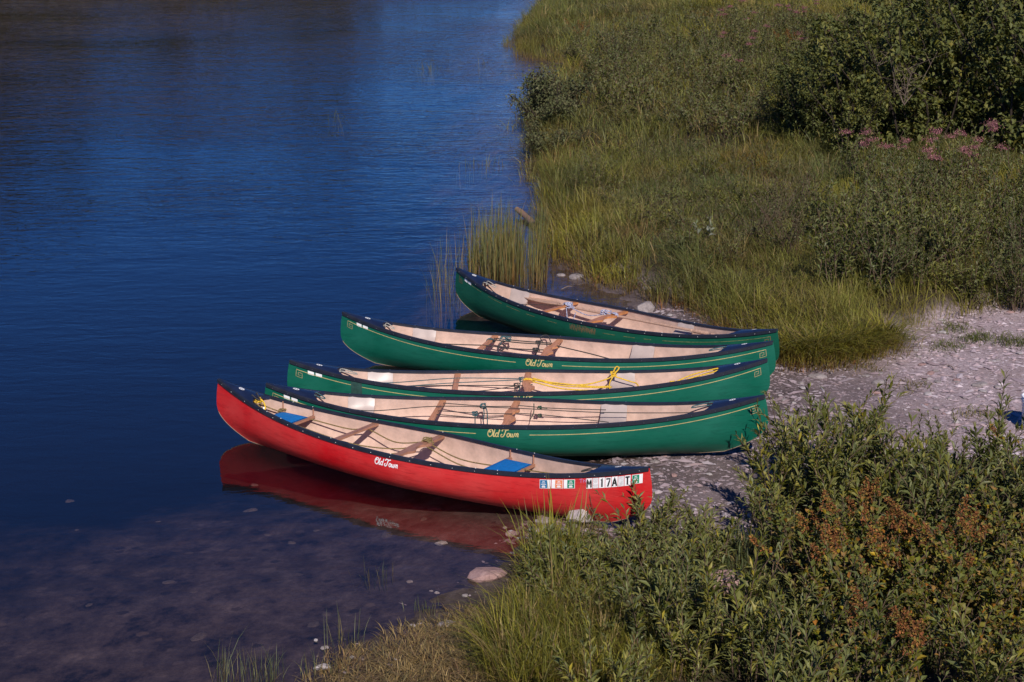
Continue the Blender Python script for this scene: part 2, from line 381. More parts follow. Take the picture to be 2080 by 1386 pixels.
def axis(lo, hi, step, far, grow=1.35):
    a = list(np.arange(lo, hi + 1e-6, step)); s = step; x = a[-1]
    while x < far: s *= grow; x += s; a.append(x)
    s = step; x = a[0]; pre = []
    while x > -far: s *= grow; x -= s; pre.append(x)
    return np.array(pre[::-1] + a)
gx = axis(-5, 10, 0.085, 900); gy = axis(11, 26, 0.085, 26.01); gy = np.concatenate([gy[gy > 10.9], np.arange(26.2, 74, .22)]); gy = np.concatenate([11 - np.cumsum(.085 * 1.35 ** np.arange(1, 24))[::-1], gy[(gy >= 10.99) & (gy < 26.05) | (gy > 26.1)], 74 + np.cumsum(.22 * 1.3 ** np.arange(1, 28))])
XX, YY = np.meshgrid(gx, gy, indexing='ij')
zz, dsh, dbk, ibk, ifr, dfr = height(XX, YY, True)
wetm = sstep(0.10, -0.05, zz)
gravel = (~ibk & ~ifr & (dsh > -0.3)).astype(float)
edge = fbm(XX.ravel() * 2, YY.ravel() * 2, 21)
gravel = np.where(ibk, 1 - sstep(0.0, 0.35, dbk + (edge - .5) * 0.3), gravel)
gravel = np.where(ifr, 1 - sstep(0.0, 0.7, dfr + (edge - .5) * 0.6), gravel)
gravel = gravel * (YY.ravel() < 30) * sstep(14.6, 15.4, YY.ravel() + .5 * XX.ravel())
damp = sstep(0.07, 0.015, zz)
zone = np.stack([gravel, damp, wetm], 1)
def m_ground():
    m, nt, b = mat('ground'); g = nt.nodes.new('ShaderNodeNewGeometry'); v = g.outputs['Position']
    a = N(nt, 'ShaderNodeAttribute', attribute_name='Col'); sep = nt.nodes.new('ShaderNodeSeparateColor'); nt.links.new(a.outputs['Color'], sep.inputs[0])
    n1 = noise(nt, 1.1, 5, 0.65, v); n2 = noise(nt, 14, 6, 0.75, v); n3 = noise(nt, 75, 3, 0.7, v)
    vo = N(nt, 'ShaderNodeTexVoronoi'); vo.inputs['Scale'].default_value = 48; nt.links.new(v, vo.inputs['Vector'])
    gr = ramp(nt, n2.outputs[0], [(0.25, (0.21, 0.16, 0.16)), (0.5, (0.36, 0.28, 0.285)), (0.78, (0.49, 0.40, 0.405))]).outputs[0]
    vc = nt.nodes.new('ShaderNodeSeparateColor'); nt.links.new(vo.outputs['Color'], vc.inputs[0])
    gr = mixc(nt, 0.5, gr, ramp(nt, vc.outputs[0], [(0.0, (0.22, 0.165, 0.17)), (0.6, (0.40, 0.305, 0.32)), (1.0, (0.56, 0.465, 0.48))]).outputs[0])
    gr = mixc(nt, mathn(nt, 'MULTIPLY', ramp(nt, n1.outputs[0], [(0.42, (0, 0, 0)), (0.62, (1, 1, 1))]).outputs[0], 0.4), gr, (0.25, 0.18, 0.155))
    so = ramp(nt, n2.outputs[0], [(0.3, (0.030, 0.024, 0.014)), (0.6, (0.075, 0.055, 0.032)), (0.8, (0.12, 0.09, 0.055))]).outputs[0]
    mp = N(nt, 'ShaderNodeMapping'); mp.inputs['Scale'].default_value = (1.0, 0.75, 1.0); mp.inputs['Rotation'].default_value = (0, 0, 0.35); nt.links.new(v, mp.inputs[0])
    n5 = noise(nt, 2.6, 9, 0.78, mp.outputs[0], 0.0)
    mud = ramp(nt, n5.outputs[0], [(0.36, (0.015, 0.012, 0.012)), (0.46, (0.066, 0.047, 0.044)), (0.56, (0.105, 0.078, 0.072)), (0.70, (0.20, 0.155, 0.145))]).outputs[0]
    c = mixc(nt, sep.outputs[0], so, gr)
    c = mixc(nt, mathn(nt, 'MULTIPLY', sep.outputs[1], 0.5), c, (0.055, 0.040, 0.036))
    lv = N(nt, 'ShaderNodeTexVoronoi'); lv.inputs['Scale'].default_value = 7.0; lv.inputs['Randomness'].default_value = 1.0; nt.links.new(mixc(nt, 0.06, v, n2.outputs['Color'], 'LINEAR_LIGHT'), lv.inputs['Vector'])
    lc = nt.nodes.new('ShaderNodeSeparateColor'); nt.links.new(lv.outputs['Color'], lc.inputs[0])          # sunken leaves and scraps, here and there
    lf = mathn(nt, 'MULTIPLY', ramp(nt, lv.outputs['Distance'], [(0.30, (1, 1, 1)), (0.42, (0, 0, 0))]).outputs[0], ramp(nt, lc.outputs[0], [(0.72, (0, 0, 0)), (0.80, (1, 1, 1))]).outputs[0])
    mud = mixc(nt, mathn(nt, 'MULTIPLY', lf, 0.7), mud, ramp(nt, lc.outputs[1], [(0.3, (0.020, 0.016, 0.015)), (0.55, (0.09, 0.056, 0.042)), (0.9, (0.16, 0.12, 0.105))]).outputs[0])
    # the bed: pale silt and stones in the shallows, painted blacker with depth to stand for light absorbed by the water
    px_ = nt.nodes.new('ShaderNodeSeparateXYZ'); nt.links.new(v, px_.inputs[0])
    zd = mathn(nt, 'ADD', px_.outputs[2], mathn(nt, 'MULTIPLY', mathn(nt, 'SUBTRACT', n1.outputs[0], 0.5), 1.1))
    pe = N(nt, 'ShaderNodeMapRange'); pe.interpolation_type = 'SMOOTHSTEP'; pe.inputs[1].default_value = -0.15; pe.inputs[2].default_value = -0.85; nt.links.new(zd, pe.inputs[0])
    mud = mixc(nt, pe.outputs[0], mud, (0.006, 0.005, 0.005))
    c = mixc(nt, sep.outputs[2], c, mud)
    nt.links.new(c, b.inputs['Base Color'])
    b.inputs['Roughness'].default_value = 0.92; b.inputs['Specular IOR Level'].default_value = 0.15
    h = mathn(nt, 'ADD', mathn(nt, 'MULTIPLY', n2.outputs[0], 0.7), mathn(nt, 'MULTIPLY', n3.outputs[0], 0.3))
    bump(nt, h, b, 0.8, 0.03)
    return m
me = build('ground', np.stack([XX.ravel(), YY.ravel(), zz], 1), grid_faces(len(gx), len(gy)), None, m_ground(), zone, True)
tag(obj('ground', me), kind='structure')

def m_water():
    m, nt, b = mat('water'); nt.nodes.remove(b)
    g = nt.nodes.new('ShaderNodeNewGeometry'); v = g.outputs['Position']
    mp = N(nt, 'ShaderNodeMapping'); mp.inputs['Scale'].default_value = (0.48, 1.0, 1); mp.inputs['Rotation'].default_value = (0, 0, R(-9)); nt.links.new(v, mp.inputs[0])
    n1 = noise(nt, 4.8, 3, 0.6, mp.outputs[0], 0.4)
    mp2 = N(nt, 'ShaderNodeMapping'); mp2.inputs['Scale'].default_value = (0.36, 1.0, 1); mp2.inputs['Rotation'].default_value = (0, 0, R(6)); nt.links.new(v, mp2.inputs[0])
    n2 = noise(nt, 1.15, 3, 0.5, mp2.outputs[0], 0.3)
    big = noise(nt, 0.13, 2, 0.5, v)
    sep = nt.nodes.new('ShaderNodeSeparateXYZ'); nt.links.new(v, sep.inputs[0])
    far = N(nt, 'ShaderNodeMapRange'); far.inputs[1].default_value = 15.0; far.inputs[2].default_value = 42.0; far.inputs[3].default_value = 0.10; far.inputs[4].default_value = 1.0; far.interpolation_type = 'SMOOTHSTEP'
    nt.links.new(sep.outputs[1], far.inputs[0])
    amp = mathn(nt, 'MULTIPLY', far.outputs[0], ramp(nt, big.outputs[0], [(0.30, (0.45,) * 3), (0.6, (1, 1, 1))]).outputs[0])
    h = mathn(nt, 'MULTIPLY', mathn(nt, 'ADD', n1.outputs[0], mathn(nt, 'MULTIPLY', n2.outputs[0], 1.2)), amp)
    slow = noise(nt, 0.9, 2, 0.5, v)
    h = mathn(nt, 'ADD', h, mathn(nt, 'MULTIPLY', slow.outputs[0], 0.12))
    bp = N(nt, 'ShaderNodeBump'); bp.inputs['Strength'].default_value = 1.0; bp.inputs['Distance'].default_value = 0.028; nt.links.new(h, bp.inputs['Height'])
    fr = N(nt, 'ShaderNodeFresnel'); ior = N(nt, 'ShaderNodeMapRange'); ior.inputs[3].default_value = 1.333; ior.inputs[4].default_value = 1 / 1.333; nt.links.new(g.outputs['Backfacing'], ior.inputs[0]); nt.links.new(ior.outputs[0], fr.inputs['IOR']); nt.links.new(bp.outputs[0], fr.inputs['Normal'])
    tr = nt.nodes.new('ShaderNodeBsdfTransparent'); tr.inputs[0].default_value = (0.80, 0.74, 0.70, 1)   # tea-coloured lake water
    gl = nt.nodes.new('ShaderNodeBsdfGlossy'); gl.inputs['Roughness'].default_value = 0.0; gl.inputs[0].default_value = (1, 1, 1, 1); nt.links.new(bp.outputs[0], gl.inputs['Normal'])
    mx = nt.nodes.new('ShaderNodeMixShader'); nt.links.new(fr.outputs[0], mx.inputs[0]); nt.links.new(tr.outputs[0], mx.inputs[1]); nt.links.new(gl.outputs[0], mx.inputs[2])
    out = nt.nodes['Material Output']; nt.links.new(mx.outputs[0], out.inputs[0])
    return m
V, Q = box((-100, 40, -4.0), (600, 260, 8.0))
V[:, 2] = np.where(V[:, 2] > -1, 0.0, -8.0)
tag(obj('water', build('water', V, Q, None, m_water())), kind='structure')

# ------------------------------------------------------------------ canoe geometry
LH, BH = 2.585, 0.845 / 2
def zs(u): return 0.37 + 0.2406 * np.abs(u) ** 3.03
def zk(u): return -0.04 + 0.06 * np.abs(u) ** 4
def plan(u): return np.maximum(0.0, 1 - np.abs(u) ** 1.66)
def Xe(w): return LH - 0.43 * np.maximum(0, 1 - w / 0.55) ** 2.1 - 0.035 * np.maximum(0, (w - 0.55) / 0.45) ** 2
def nexp(u): return 2.7 - 1.1 * np.abs(u) ** 2
def surf(u, w, side, inset=0.0):                        # w: height fraction keel..sheer
    u = np.asarray(u, float); w = np.asarray(w, float)
    n = nexp(u); cph = np.clip(1 - w, 0, 1) ** (n / 2)
    sy = np.sqrt(np.maximum(0, 1 - cph ** 2)) ** (2 / n)
    y = BH * plan(u) * sy * (1 + 0.05 * np.sin(np.pi * w) * (1 - u * u))
    y = np.maximum(y - inset, 0)
    return np.stack(np.broadcast_arrays(u * Xe(w), side * y, zk(u) + (zs(u) - zk(u)) * w), -1)
def hull_pt(x, d, side, off=0.0):                       # point on the outer skin: x along the hull, d metres below the sheer
    x = np.asarray(x, float); d = np.asarray(d, float)
    u = np.clip(x / 2.55, -0.999, 0.999); w_ = np.clip(1 - d / (zs(u) - zk(u)), 0, 1)
    u = np.clip(x / Xe(w_), -0.999, 0.999); w_ = np.clip(1 - d / (zs(u) - zk(u)), 0, 1)
    e = 2e-3
    p = surf(u, w_, side); a = surf(u + e, w_, side) - surf(u - e, w_, side); b_ = surf(u, np.minimum(w_ + e, 1), side) - surf(u, w_ - e, side)
    n = np.cross(a, b_); n = n / (np.linalg.norm(n, axis=-1, keepdims=True) + 1e-12); n = n * np.sign(n[..., 1:2] * side + 1e-9)
    return p + n * off
US = np.sin(np.linspace(-np.pi / 2, np.pi / 2, 75)); US = 0.55 * US + 0.45 * np.linspace(-1, 1, 75)
WS = 1 - np.cos(np.linspace(0, np.pi / 2, 17)) ** 1.0; WS = np.clip(WS, 0, 1); WS[-1] = 1
def hull_mesh(name, m, inner=False):
    u = US * (0.985 if inner else 1); sec = []
    for side, ws in ((-1, WS[::-1]), (1, WS[1:])):
        for wv in ws:
            p = surf(u, np.full_like(u, wv), side, 0.012 if inner else 0)
            if inner: p[:, 2] = np.maximum(p[:, 2], zk(u) + 0.088); p[:, 0] *= 0.985
            sec.append(p)
    P = np.stack(sec, 1)
    q = grid_faces(P.shape[0], P.shape[1])
    if inner: q = q[:, ::-1]
    return build(name, P.reshape(-1, 3), q, None, m, None, True)
def sweep(P, prof, closed=True):                        # P (n,3) path, prof (n,k,2) in (plan normal, up)
    T = np.gradient(P, axis=0); T[:, 2] = 0; T /= np.linalg.norm(T, axis=1)[:, None]
    Nn = np.stack([-T[:, 1], T[:, 0], 0 * T[:, 0]], 1)
    V = P[:, None] + prof[..., :1] * Nn[:, None] + prof[..., 1:] * np.array([0, 0, 1.0])
    n, k = V.shape[:2]; V = V.reshape(-1, 3); Q = grid_faces(n, k, True)
    caps = [list(range(k))[::-1], [(n - 1) * k + i for i in range(k)]]
    tr = []
    for c in caps:
        for i in range(1, k - 1): tr.append([c[0], c[i], c[i + 1]])
    return V, Q, tr
def gunwale_mesh(side):
    u = np.linspace(-0.998, 0.998, 67); P = np.stack([u * 2.55, side * BH * plan(u), zs(u)], 1)
    prof = np.array([(-.020, -.012), (-.018, .010), (-.008, .016), (.008, .016), (.017, .010), (.018, -.022), (.006, -.026), (.004, -.008)])[:, :]
    prof = prof * np.array([side, 1]); prof = np.broadcast_to(prof, (len(u), *prof.shape))
    a = Acc(); a.add(*sweep(P, prof)); return a.mesh('gunwale', M['black'], False)
def deck_mesh(end):
    n, k = 12, 9; us = np.linspace(0.80, 0.992, n); a = Acc(); top = []
    for i, u in enumerate(us):
        hb = BH * plan(u) * 0.985; s = np.linspace(-1, 1, k)
        uu = u + (0.035 * (s ** 2) * -1 if i == 0 else 0 * s)
        hb_ = BH * plan(uu)
        top.append(np.stack([end * uu * 2.55, s * hb_, zs(uu) + 0.012 + 0.020 * (1 - s ** 2) * min(1, hb / 0.06)], 1))
    top = np.stack(top); bot = top - np.array([0, 0, 0.012])
    a.add(top.reshape(-1, 3), grid_faces(n, k)); a.add(bot.reshape(-1, 3), grid_faces(n, k)[:, ::-1])
    lip = np.stack([top[0], top[0] - np.array([0, 0, 0.035])], 0); a.add(lip.reshape(-1, 3), grid_faces(2, k))
    return a.mesh('deck_plate', M['deck'], True)
def seat_mesh(xc, length, zc):
    n, k = 7, 17; a = Acc(); xs = np.linspace(-length / 2, length / 2, n); top = []
    for x in xs:
        u = (xc + x) / 2.55; hb = BH * plan(u) - 0.022; s = np.linspace(-1, 1, k)
        rim = zs(u) - 0.02
        z = zc + (rim - zc) * np.abs(s) ** 5 + 0.018 * np.abs(s) ** 2 - 0.012 * math.cos(x / length * math.pi) + 0 * s
        if abs(x) > length * 0.45: z = z - 0.014
        top.append(np.stack([np.full(k, xc + x), s * hb, z], 1))
    top = np.stack(top); bot = top - np.array([0, 0, 0.012])
    a.add(top.reshape(-1, 3), grid_faces(n, k)); a.add(bot.reshape(-1, 3), grid_faces(n, k)[:, ::-1])
    for e in (0, n - 1):
        lip = np.stack([top[e], top[e] - np.array([0, 0, 0.03])], 0); a.add(lip.reshape(-1, 3), grid_faces(2, k) if e == 0 else grid_faces(2, k)[:, ::-1])
    return a.mesh('seat', M['seat'], True)
def outline_mesh(name, pts, z0, z1, m, dz=None):        # outline: list of (y, x_left, x_right)
    p = np.array(pts, float); n = len(p); a = Acc()
    dz = np.zeros(n) if dz is None else np.asarray(dz)
    def lay(z): return [np.stack([p[:, 1], p[:, 0], z + dz], 1), np.stack([p[:, 2], p[:, 0], z + dz], 1)]
    l1, r1 = lay(z1); l0, r0 = lay(z0)
    ring = np.stack([l0, l1, r1, r0], 1)                # n,4,3
    V = ring.reshape(-1, 3); Q = grid_faces(n, 4, True).tolist() + [[0, 1, 2, 3], [(n - 1) * 4 + 3, (n - 1) * 4 + 2, (n - 1) * 4 + 1, (n - 1) * 4]]
    a.add(V, Q); return a.mesh(name, m)
def thwart_mesh(xc, m):
    hb = float(BH * plan(xc / 2.55)) - 0.015; ys = np.linspace(-hb, hb, 15)
    return outline_mesh('thwart', [(y, xc - 0.026 - 0.008 * abs(y / hb) ** 2, xc + 0.026 + 0.008 * abs(y / hb) ** 2) for y in ys], zs(xc / 2.55) - 0.035, zs(xc / 2.55) - 0.013, m)
def yoke_mesh(m):
    hb = BH - 0.015; ys = np.linspace(-hb, hb, 61); pts = []
    for y in ys:
        a = abs(y); l = -0.033 - 0.03 * math.exp(-(a / 0.16) ** 2); r = 0.033 + 0.042 * math.exp(-((a - 0.13) / 0.055) ** 2) - 0.022 * math.exp(-(a / 0.07) ** 2)
        pts.append((y, l, r))
    return outline_mesh('yoke', pts, 0.332, 0.356, m)
def rivet_mesh(which=(-1, 1)):
    a = Acc()
    ico = np.array([(1, 0, 0), (-1, 0, 0), (0, 1, 0), (0, -1, 0), (0, 0, 1), (0, 0, -1)], float)
    T = [[0, 2, 4], [2, 1, 4], [1, 3, 4], [3, 0, 4], [2, 0, 5], [1, 2, 5], [3, 1, 5], [0, 3, 5]]
    for side in which:
        for x in list(np.arange(-2.3, 2.31, 0.23)) + [-2.47, 2.47]:
            u = x / 2.55; c = np.array([x, side * (BH * float(plan(u)) + 0.018), float(zs(u)) - 0.008])
            a.add(ico * 0.0048 + c, None, T)
        for x in (-0.77, 0.0, -1.72, -1.5, 0.92, 1.14):
            u = x / 2.55; c = np.array([x, side * (BH * float(plan(u))), float(zs(u)) + 0.016]); a.add(ico * 0.0065 + c, None, T)
    return a.mesh('rivet_row', M['metal'])
def skid_mesh(end):
    a = Acc()
    if True:
        w_ = np.linspace(0.0, 0.42, 14); p = surf(np.full(14, end * 0.9995), w_, 1); p[:, 1] = 0
        p2 = np.stack([end * np.linspace(1.75, 2.12, 6), np.zeros(6), zk(np.linspace(1.75, 2.12, 6) / 2.15) - 0.001], 1)
        p = np.vstack([p2, p]); a.add(*tube(p, 0.0045, 6))
    return a.mesh('skid_strip', M['skid'], True)

def ribbon_on_hull(a, pts, width, side, off=0.0025, refine=0.03):
    pts = np.asarray(pts, float); out = [pts[0]]
    for p, q in zip(pts[:-1], pts[1:]):
        k = max(1, int(np.linalg.norm(q - p) / refine)); out += [p + (q - p) * (i + 1) / k for i in range(k)]
    p = np.array(out); t = np.gradient(p, axis=0); t /= np.linalg.norm(t, axis=1)[:, None] + 1e-12
    nrm = np.stack([-t[:, 1], t[:, 0]], 1)
    l = p + nrm * width / 2; r = p - nrm * width / 2
    V = np.stack([hull_pt(l[:, 0], l[:, 1], side, off), hull_pt(r[:, 0], r[:, 1], side, off)], 1)
    a.add(V.reshape(-1, 3), grid_faces(len(p), 2))
def patch_on_hull(a, x0, x1, d0, d1, side, off=0.002, skew=0.0):
    n = 5; xs = np.linspace(x0, x1, n); ds = np.linspace(d0, d1, n)
    X, D = np.meshgrid(xs, ds, indexing='ij'); D = D + (X - x0) * skew
    V = hull_pt(X.ravel(), D.ravel(), side, off); a.add(V, grid_faces(n, n))
def ell(cx, cy, rx, ry, n=18, a0=0, a1=2 * math.pi): return [(cx + rx * math.cos(t), cy + ry * math.sin(t)) for t in np.linspace(a0, a1, n)]
SCRIPT = [ell(.6, .72, .52, .74, 24, 1.2, 1.2 + 2 * math.pi) + [(.45, 1.42), (.3, 1.05), (.5, .9), (.68, 1.1)],
  [(1.42, 1.5), (1.33, .6), (1.34, .12), (1.5, 0), (1.68, .16)],
  ell(2.02, .4, .28, .4, 16), [(2.42, 1.5), (2.3, .6), (2.32, .1), (2.5, .04)],
  [(2.98, 1.15), (3.0, 1.42), (3.25, 1.58), (3.7, 1.46), (4.15, 1.5), (4.35, 1.62)],
  [(3.75, 1.48), (3.62, .7), (3.5, .2), (3.2, -.05), (2.92, .1), (2.95, .45), (3.15, .5)],
  ell(4.42, .38, .27, .38, 16), [(4.9, .75), (4.92, .15), (5.08, 0), (5.27, .3), (5.3, .72), (5.32, .15), (5.5, 0), (5.68, .35), (5.72, .75), (5.85, .66)],
  [(6.08, .76), (6.03, 0), (6.08, .5), (6.28, .78), (6.44, .6), (6.42, .12), (6.6, .04)]]
def script_mesh(m, x0, d0, unit, width, side, dy=0.0):
    a = Acc(); sgn = 1 if side < 0 else -1
    for st in SCRIPT:
        p = catmull([(x_ + 0.22 * y_, y_) for x_, y_ in st], 5)
        p = np.stack([x0 + sgn * (p[:, 0] - 3.3) * unit, d0 - (p[:, 1] - .7) * unit], 1)
        ribbon_on_hull(a, p, width, side, 0.0035 + dy, 0.02)
    return a.mesh('lettering', m)
def stripe_mesh(m, side, segs, width=0.0062):
    a = Acc()
    for x0, x1 in segs:
        xs = np.linspace(x0, x1, max(3, int(abs(x1 - x0) / 0.06))); ribbon_on_hull(a, np.stack([xs, 0.082 - 0.022 * np.abs(xs / 2.55) ** 2], 1), width, side)
    return a.mesh('pinstripe', m)
KEY = [(-.02, 0), (0, 0), (0.008, 0.072), (-0.060, 0.076), (-0.062, 0.026), (-0.020, 0.024), (-0.018, 0.052), (-0.042, 0.053)]
def key_mesh(m, end, side, width=0.0055):
    a = Acc(); x0 = end * 2.475; d0 = 0.082 - 0.022 * (2.475 / 2.55) ** 2
    ribbon_on_hull(a, [(x0 + end * x_, d0 + y_) for x_, y_ in KEY], width, side, 0.003, 0.02)
    return a.mesh('key_emblem', m)
def oval_mesh():
    a = Acc(); n = 24
    for r0, r1, dz in ((0.55, 1.0, 0.0), ):
        th = np.linspace(0, 2 * np.pi, n, endpoint=False); V = []
        for t in th:
            for r in (r0, r1): V.append((r * 0.034 * math.cos(t), r * 0.022 * math.sin(t), 0))
        a.add(V, grid_faces(n, 2).tolist() + [[(n - 1) * 2, 0, 1, (n - 1) * 2 + 1]])
    V, Q = box((0, 0, 0.0), (0.012, 0.02, 0.001)); a.add(V, Q)
    return a.mesh('emblem', M['white'])
def loop_mesh(m, x, y, z, ln, r=0.006, end=1):
    P = catmull([(x, y - .03, z - .03), (x + end * -.02, y - .035, z + .015), (x - end * ln, y - .02, z - .02), (x - end * (ln + .03), y, z - .03), (x - end * ln, y + .02, z - .015), (x - end * .02, y + .035, z + .02), (x, y + .03, z - .03)], 6)
    a = Acc(); a.add(*tube(P, r)); return a.mesh('grab_loop', m, True)
def rope_mesh(m, paths, r=0.0045):
    a = Acc()
    for p in paths: a.add(*tube(catmull(p, 7), r))
    return a.mesh('rope', m, True)
def knot(c, s, n=14, seed=1):                            # a loose tangle of cord about a point
    g = np.random.default_rng(seed); t = np.linspace(0, 4.5 * np.pi, n)
    return np.stack([c[0] + s * np.cos(t) * (0.6 + 0.4 * g.random(n)), c[1] + s * 0.8 * np.sin(t * 1.3), c[2] + s * 0.6 * np.sin(t * 0.7 + 1)], 1)
def coil(xc, y0, y1, zc, turns, rad_x=0.042, rad_z=0.022):
    t = np.linspace(0, 1, turns * 8); a = t * turns * 2 * np.pi
    return np.stack([xc + rad_x * np.cos(a), y0 + (y1 - y0) * t + 0.004 * np.sin(a * 3.3), zc + rad_z * np.sin(a)], 1)

HM = {'red': hull_mesh('hull', M['red']), 'green': hull_mesh('hull', M['green']), 'dark_green': hull_mesh('hull', M['dark_green'])}
LINER = hull_mesh('liner', M['tan'], True); GW = {s: gunwale_mesh(s) for s in (-1, 1)}; DK = {e: deck_mesh(e) for e in (-1, 1)}
RIV = rivet_mesh(); SKID = {e: skid_mesh(e) for e in (-1, 1)}; OVAL = oval_mesh()
SEATS = [seat_mesh(-1.60, 0.27, 0.275), seat_mesh(1.02, 0.27, 0.255)]
def rect_mesh(name, m, rects, side=-1, off=0.002):
    a = Acc()
    for r in rects: patch_on_hull(a, *r, side, off)
    return a.mesh(name, m)
REG = [rect_mesh('registration_sticker', M['white'], [r]) for r in ((-2.350, -2.282, .036, .072), (-2.264, -2.195, .036, .070))]

def canoe(key, colour, label, wood, group=None):
    x, y, z, yaw, heel, trim = CAN[key]
    t = empty('canoe', label, 'canoe', (x, y, z), (R(heel), -R(trim), R(yaw)), group)
    h = obj('hull', HM[colour], t)
    for e in (-1, 1): obj('skid_strip', SKID[e], h)
    obj('liner', LINER, t)
    for s in (-1, 1): obj('gunwale', GW[s], t)
    for e in (-1, 1):
        d = obj('deck_plate', DK[e], t)
        o = obj('emblem', OVAL, d); u = 0.875
        o.location = (e * u * 2.55, 0, float(zs(u)) + 0.0345); o.rotation_euler = (0, -e * 0.24, 0)
    obj('rivet_row', RIV, t, 'stuff')
    obj('thwart', thwart_mesh(-0.77, M[wood]), t); obj('yoke', yoke_mesh(M[wood]), t)
    return t, h
def decorate(h, m_stripe, m_key, m_text, segs, worn=False, text=True):
    for s in (-1, 1):
        for sg in segs: obj('pinstripe', stripe_mesh(m_stripe, s, [sg]), h)
        for e in (-1, 1): obj('key_emblem', key_mesh(m_key, e, s), h)
        if text:
            l = obj('lettering', script_mesh(m_text, -0.01, 0.070, 0.048, 0.0105, s), h)
    for r in REG: obj('registration_sticker', r, h)
full = [(-2.475, -0.28), (0.26, 2.475)]

# --- front green canoe
t, h = canoe('G4', 'green', 'clean green canoe just behind the red one, lying lengthwise with knotted dark cords inside', 'wood')
decorate(h, M['gold'], M['key'], M['gold'], full)
for s_ in SEATS: obj('seat', s_, t)
obj('rope', rope_mesh(M['rope_dark'], [[(-2.0, 0, .42), (-1.5, .05, .33), (-.79, .10, .38), (0, .12, .375), (.9, .10, .36), (1.9, .06, .40), (2.1, 0, .46)],
   [(-.74, .22, .375), (-.3, .17, .37), (-.03, .20, .365)], [(-.74, -.02, .375), (-.35, -.02, .36), (.02, -.03, .365)], [(.04, .22, .37), (.4, .19, .36), (.95, .18, .36)],
   [(.05, .0, .365), (.42, -.01, .35), (1.0, -.02, .30)], [(-.74, -.12, .37), (-.3, -.10, .34), (-.05, -.12, .365)]]), t)
obj('rope', rope_mesh(M['rope_teal'], [knot((-.31, .17, .37), .035, seed=3), [(-.31, .17, .37), (-.30, .14, .30), (-.31, .12, .22)], [(-.29, .17, .37), (-.26, .10, .33), (-.25, .04, .24), (-.26, .0, .16)],
   knot((-.36, -.03, .355), .03, seed=5), [(-.36, -.03, .355), (-.36, -.05, .25), (-.36, -.07, .15)]], 0.006), t)
obj('rope', rope_mesh(M['rope_green'], [knot((.27, .19, .36), .022, seed=8), [(.2, .26, .38), (.22, .10, .34), (.2, -.02, .30)], [(.27, .19, .36), (.35, .18, .36)], knot((.3, 0, .345), .02, seed=9)], 0.005), t)
obj('grab_loop', loop_mesh(M['rope_teal'], 2.06, 0, .50, .20), t); obj('grab_loop', loop_mesh(M['rope_teal'], -2.06, 0, .50, .10, end=-1), t)

# --- green canoe with the yellow rope
t, h = canoe('G3', 'green', 'green canoe with bright yellow rope tied round its rear seat', 'wood')
decorate(h, M['gold'], M['key'], M['gold'], full)
for s_ in SEATS: obj('seat', s_, t)
obj('rubbed_patch', rect_mesh('rubbed_patch', M['rub'], [(-1.88, -1.76, .03, .30)], off=0.0045), h)
obj('rope', rope_mesh(M['rope_yellow'], [coil(0.0, .10, .16, .345, 2, .05, .022), [(.05, .14, .37), (.3, .11, .32), (.6, .09, .31), (.85, .13, .36), (.92, .19, .40)],
   [(.05, .12, .36), (.35, .06, .31), (.7, .02, .30), (.9, .0, .31)], [(.05, .04, .36), (.35, -.02, .30), (.7, -.04, .285), (.9, -.06, .295)], [(.05, .09, .365), (.3, .09, .33), (.7, .05, .30), (.88, .03, .31)],
   knot((.92, .19, .40), .035, seed=11), [(.92, .2, .42), (.95, .22, .47), (.98, .2, .46), (.93, .18, .40)], [(.93, .18, .395), (.88, .08, .34), (.875, -.02, .29), (.88, -.08, .25)],
   [(.94, .17, .375), (1.1, .12, .335), (1.165, .08, .325), (1.185, -.02, .30), (1.19, -.08, .27)], [(1.18, -.02, .285), (1.5, .02, .31), (1.75, .03, .40), (1.95, .03, .455), (2.06, .02, .50)],
   knot((1.55, .03, .34), .03, seed=12), [(1.55, .03, .34), (1.75, .07, .42), (1.95, .06, .48), (2.08, .03, .515)]], 0.0075), t)
obj('rope', rope_mesh(M['rope_teal'], [[(-2.05, 0, .46), (-1.6, .06, .345), (-.8, .16, .365), (-.07, .15, .36)], [(-2.05, 0, .46), (-1.6, -.02, .33), (-.8, -.0, .36), (-.07, .13, .355)], knot((-.07, .15, .35), .035, seed=2),
   [(-.08, .14, .35), (-.10, .10, .24), (-.12, .06, .2)]], 0.005), t)
obj('rope', rope_mesh(M['rope_dark'], [[(-1.5, -.06, .34), (-.8, -.06, .35), (-.1, -.04, .34)], [(-1.3, -.12, .32), (-.6, -.12, .30), (-.1, -.04, .34), (.05, -.05, .355)], knot((-.12, -.04, .34), .035, seed=4), [(-.14, -.05, .34), (-.15, -.1, .25), (-.19, -.14, .17)]], 0.005), t)
obj('grab_loop', loop_mesh(M['rope_pale'], -2.02, 0, .49, .16, end=-1), t)

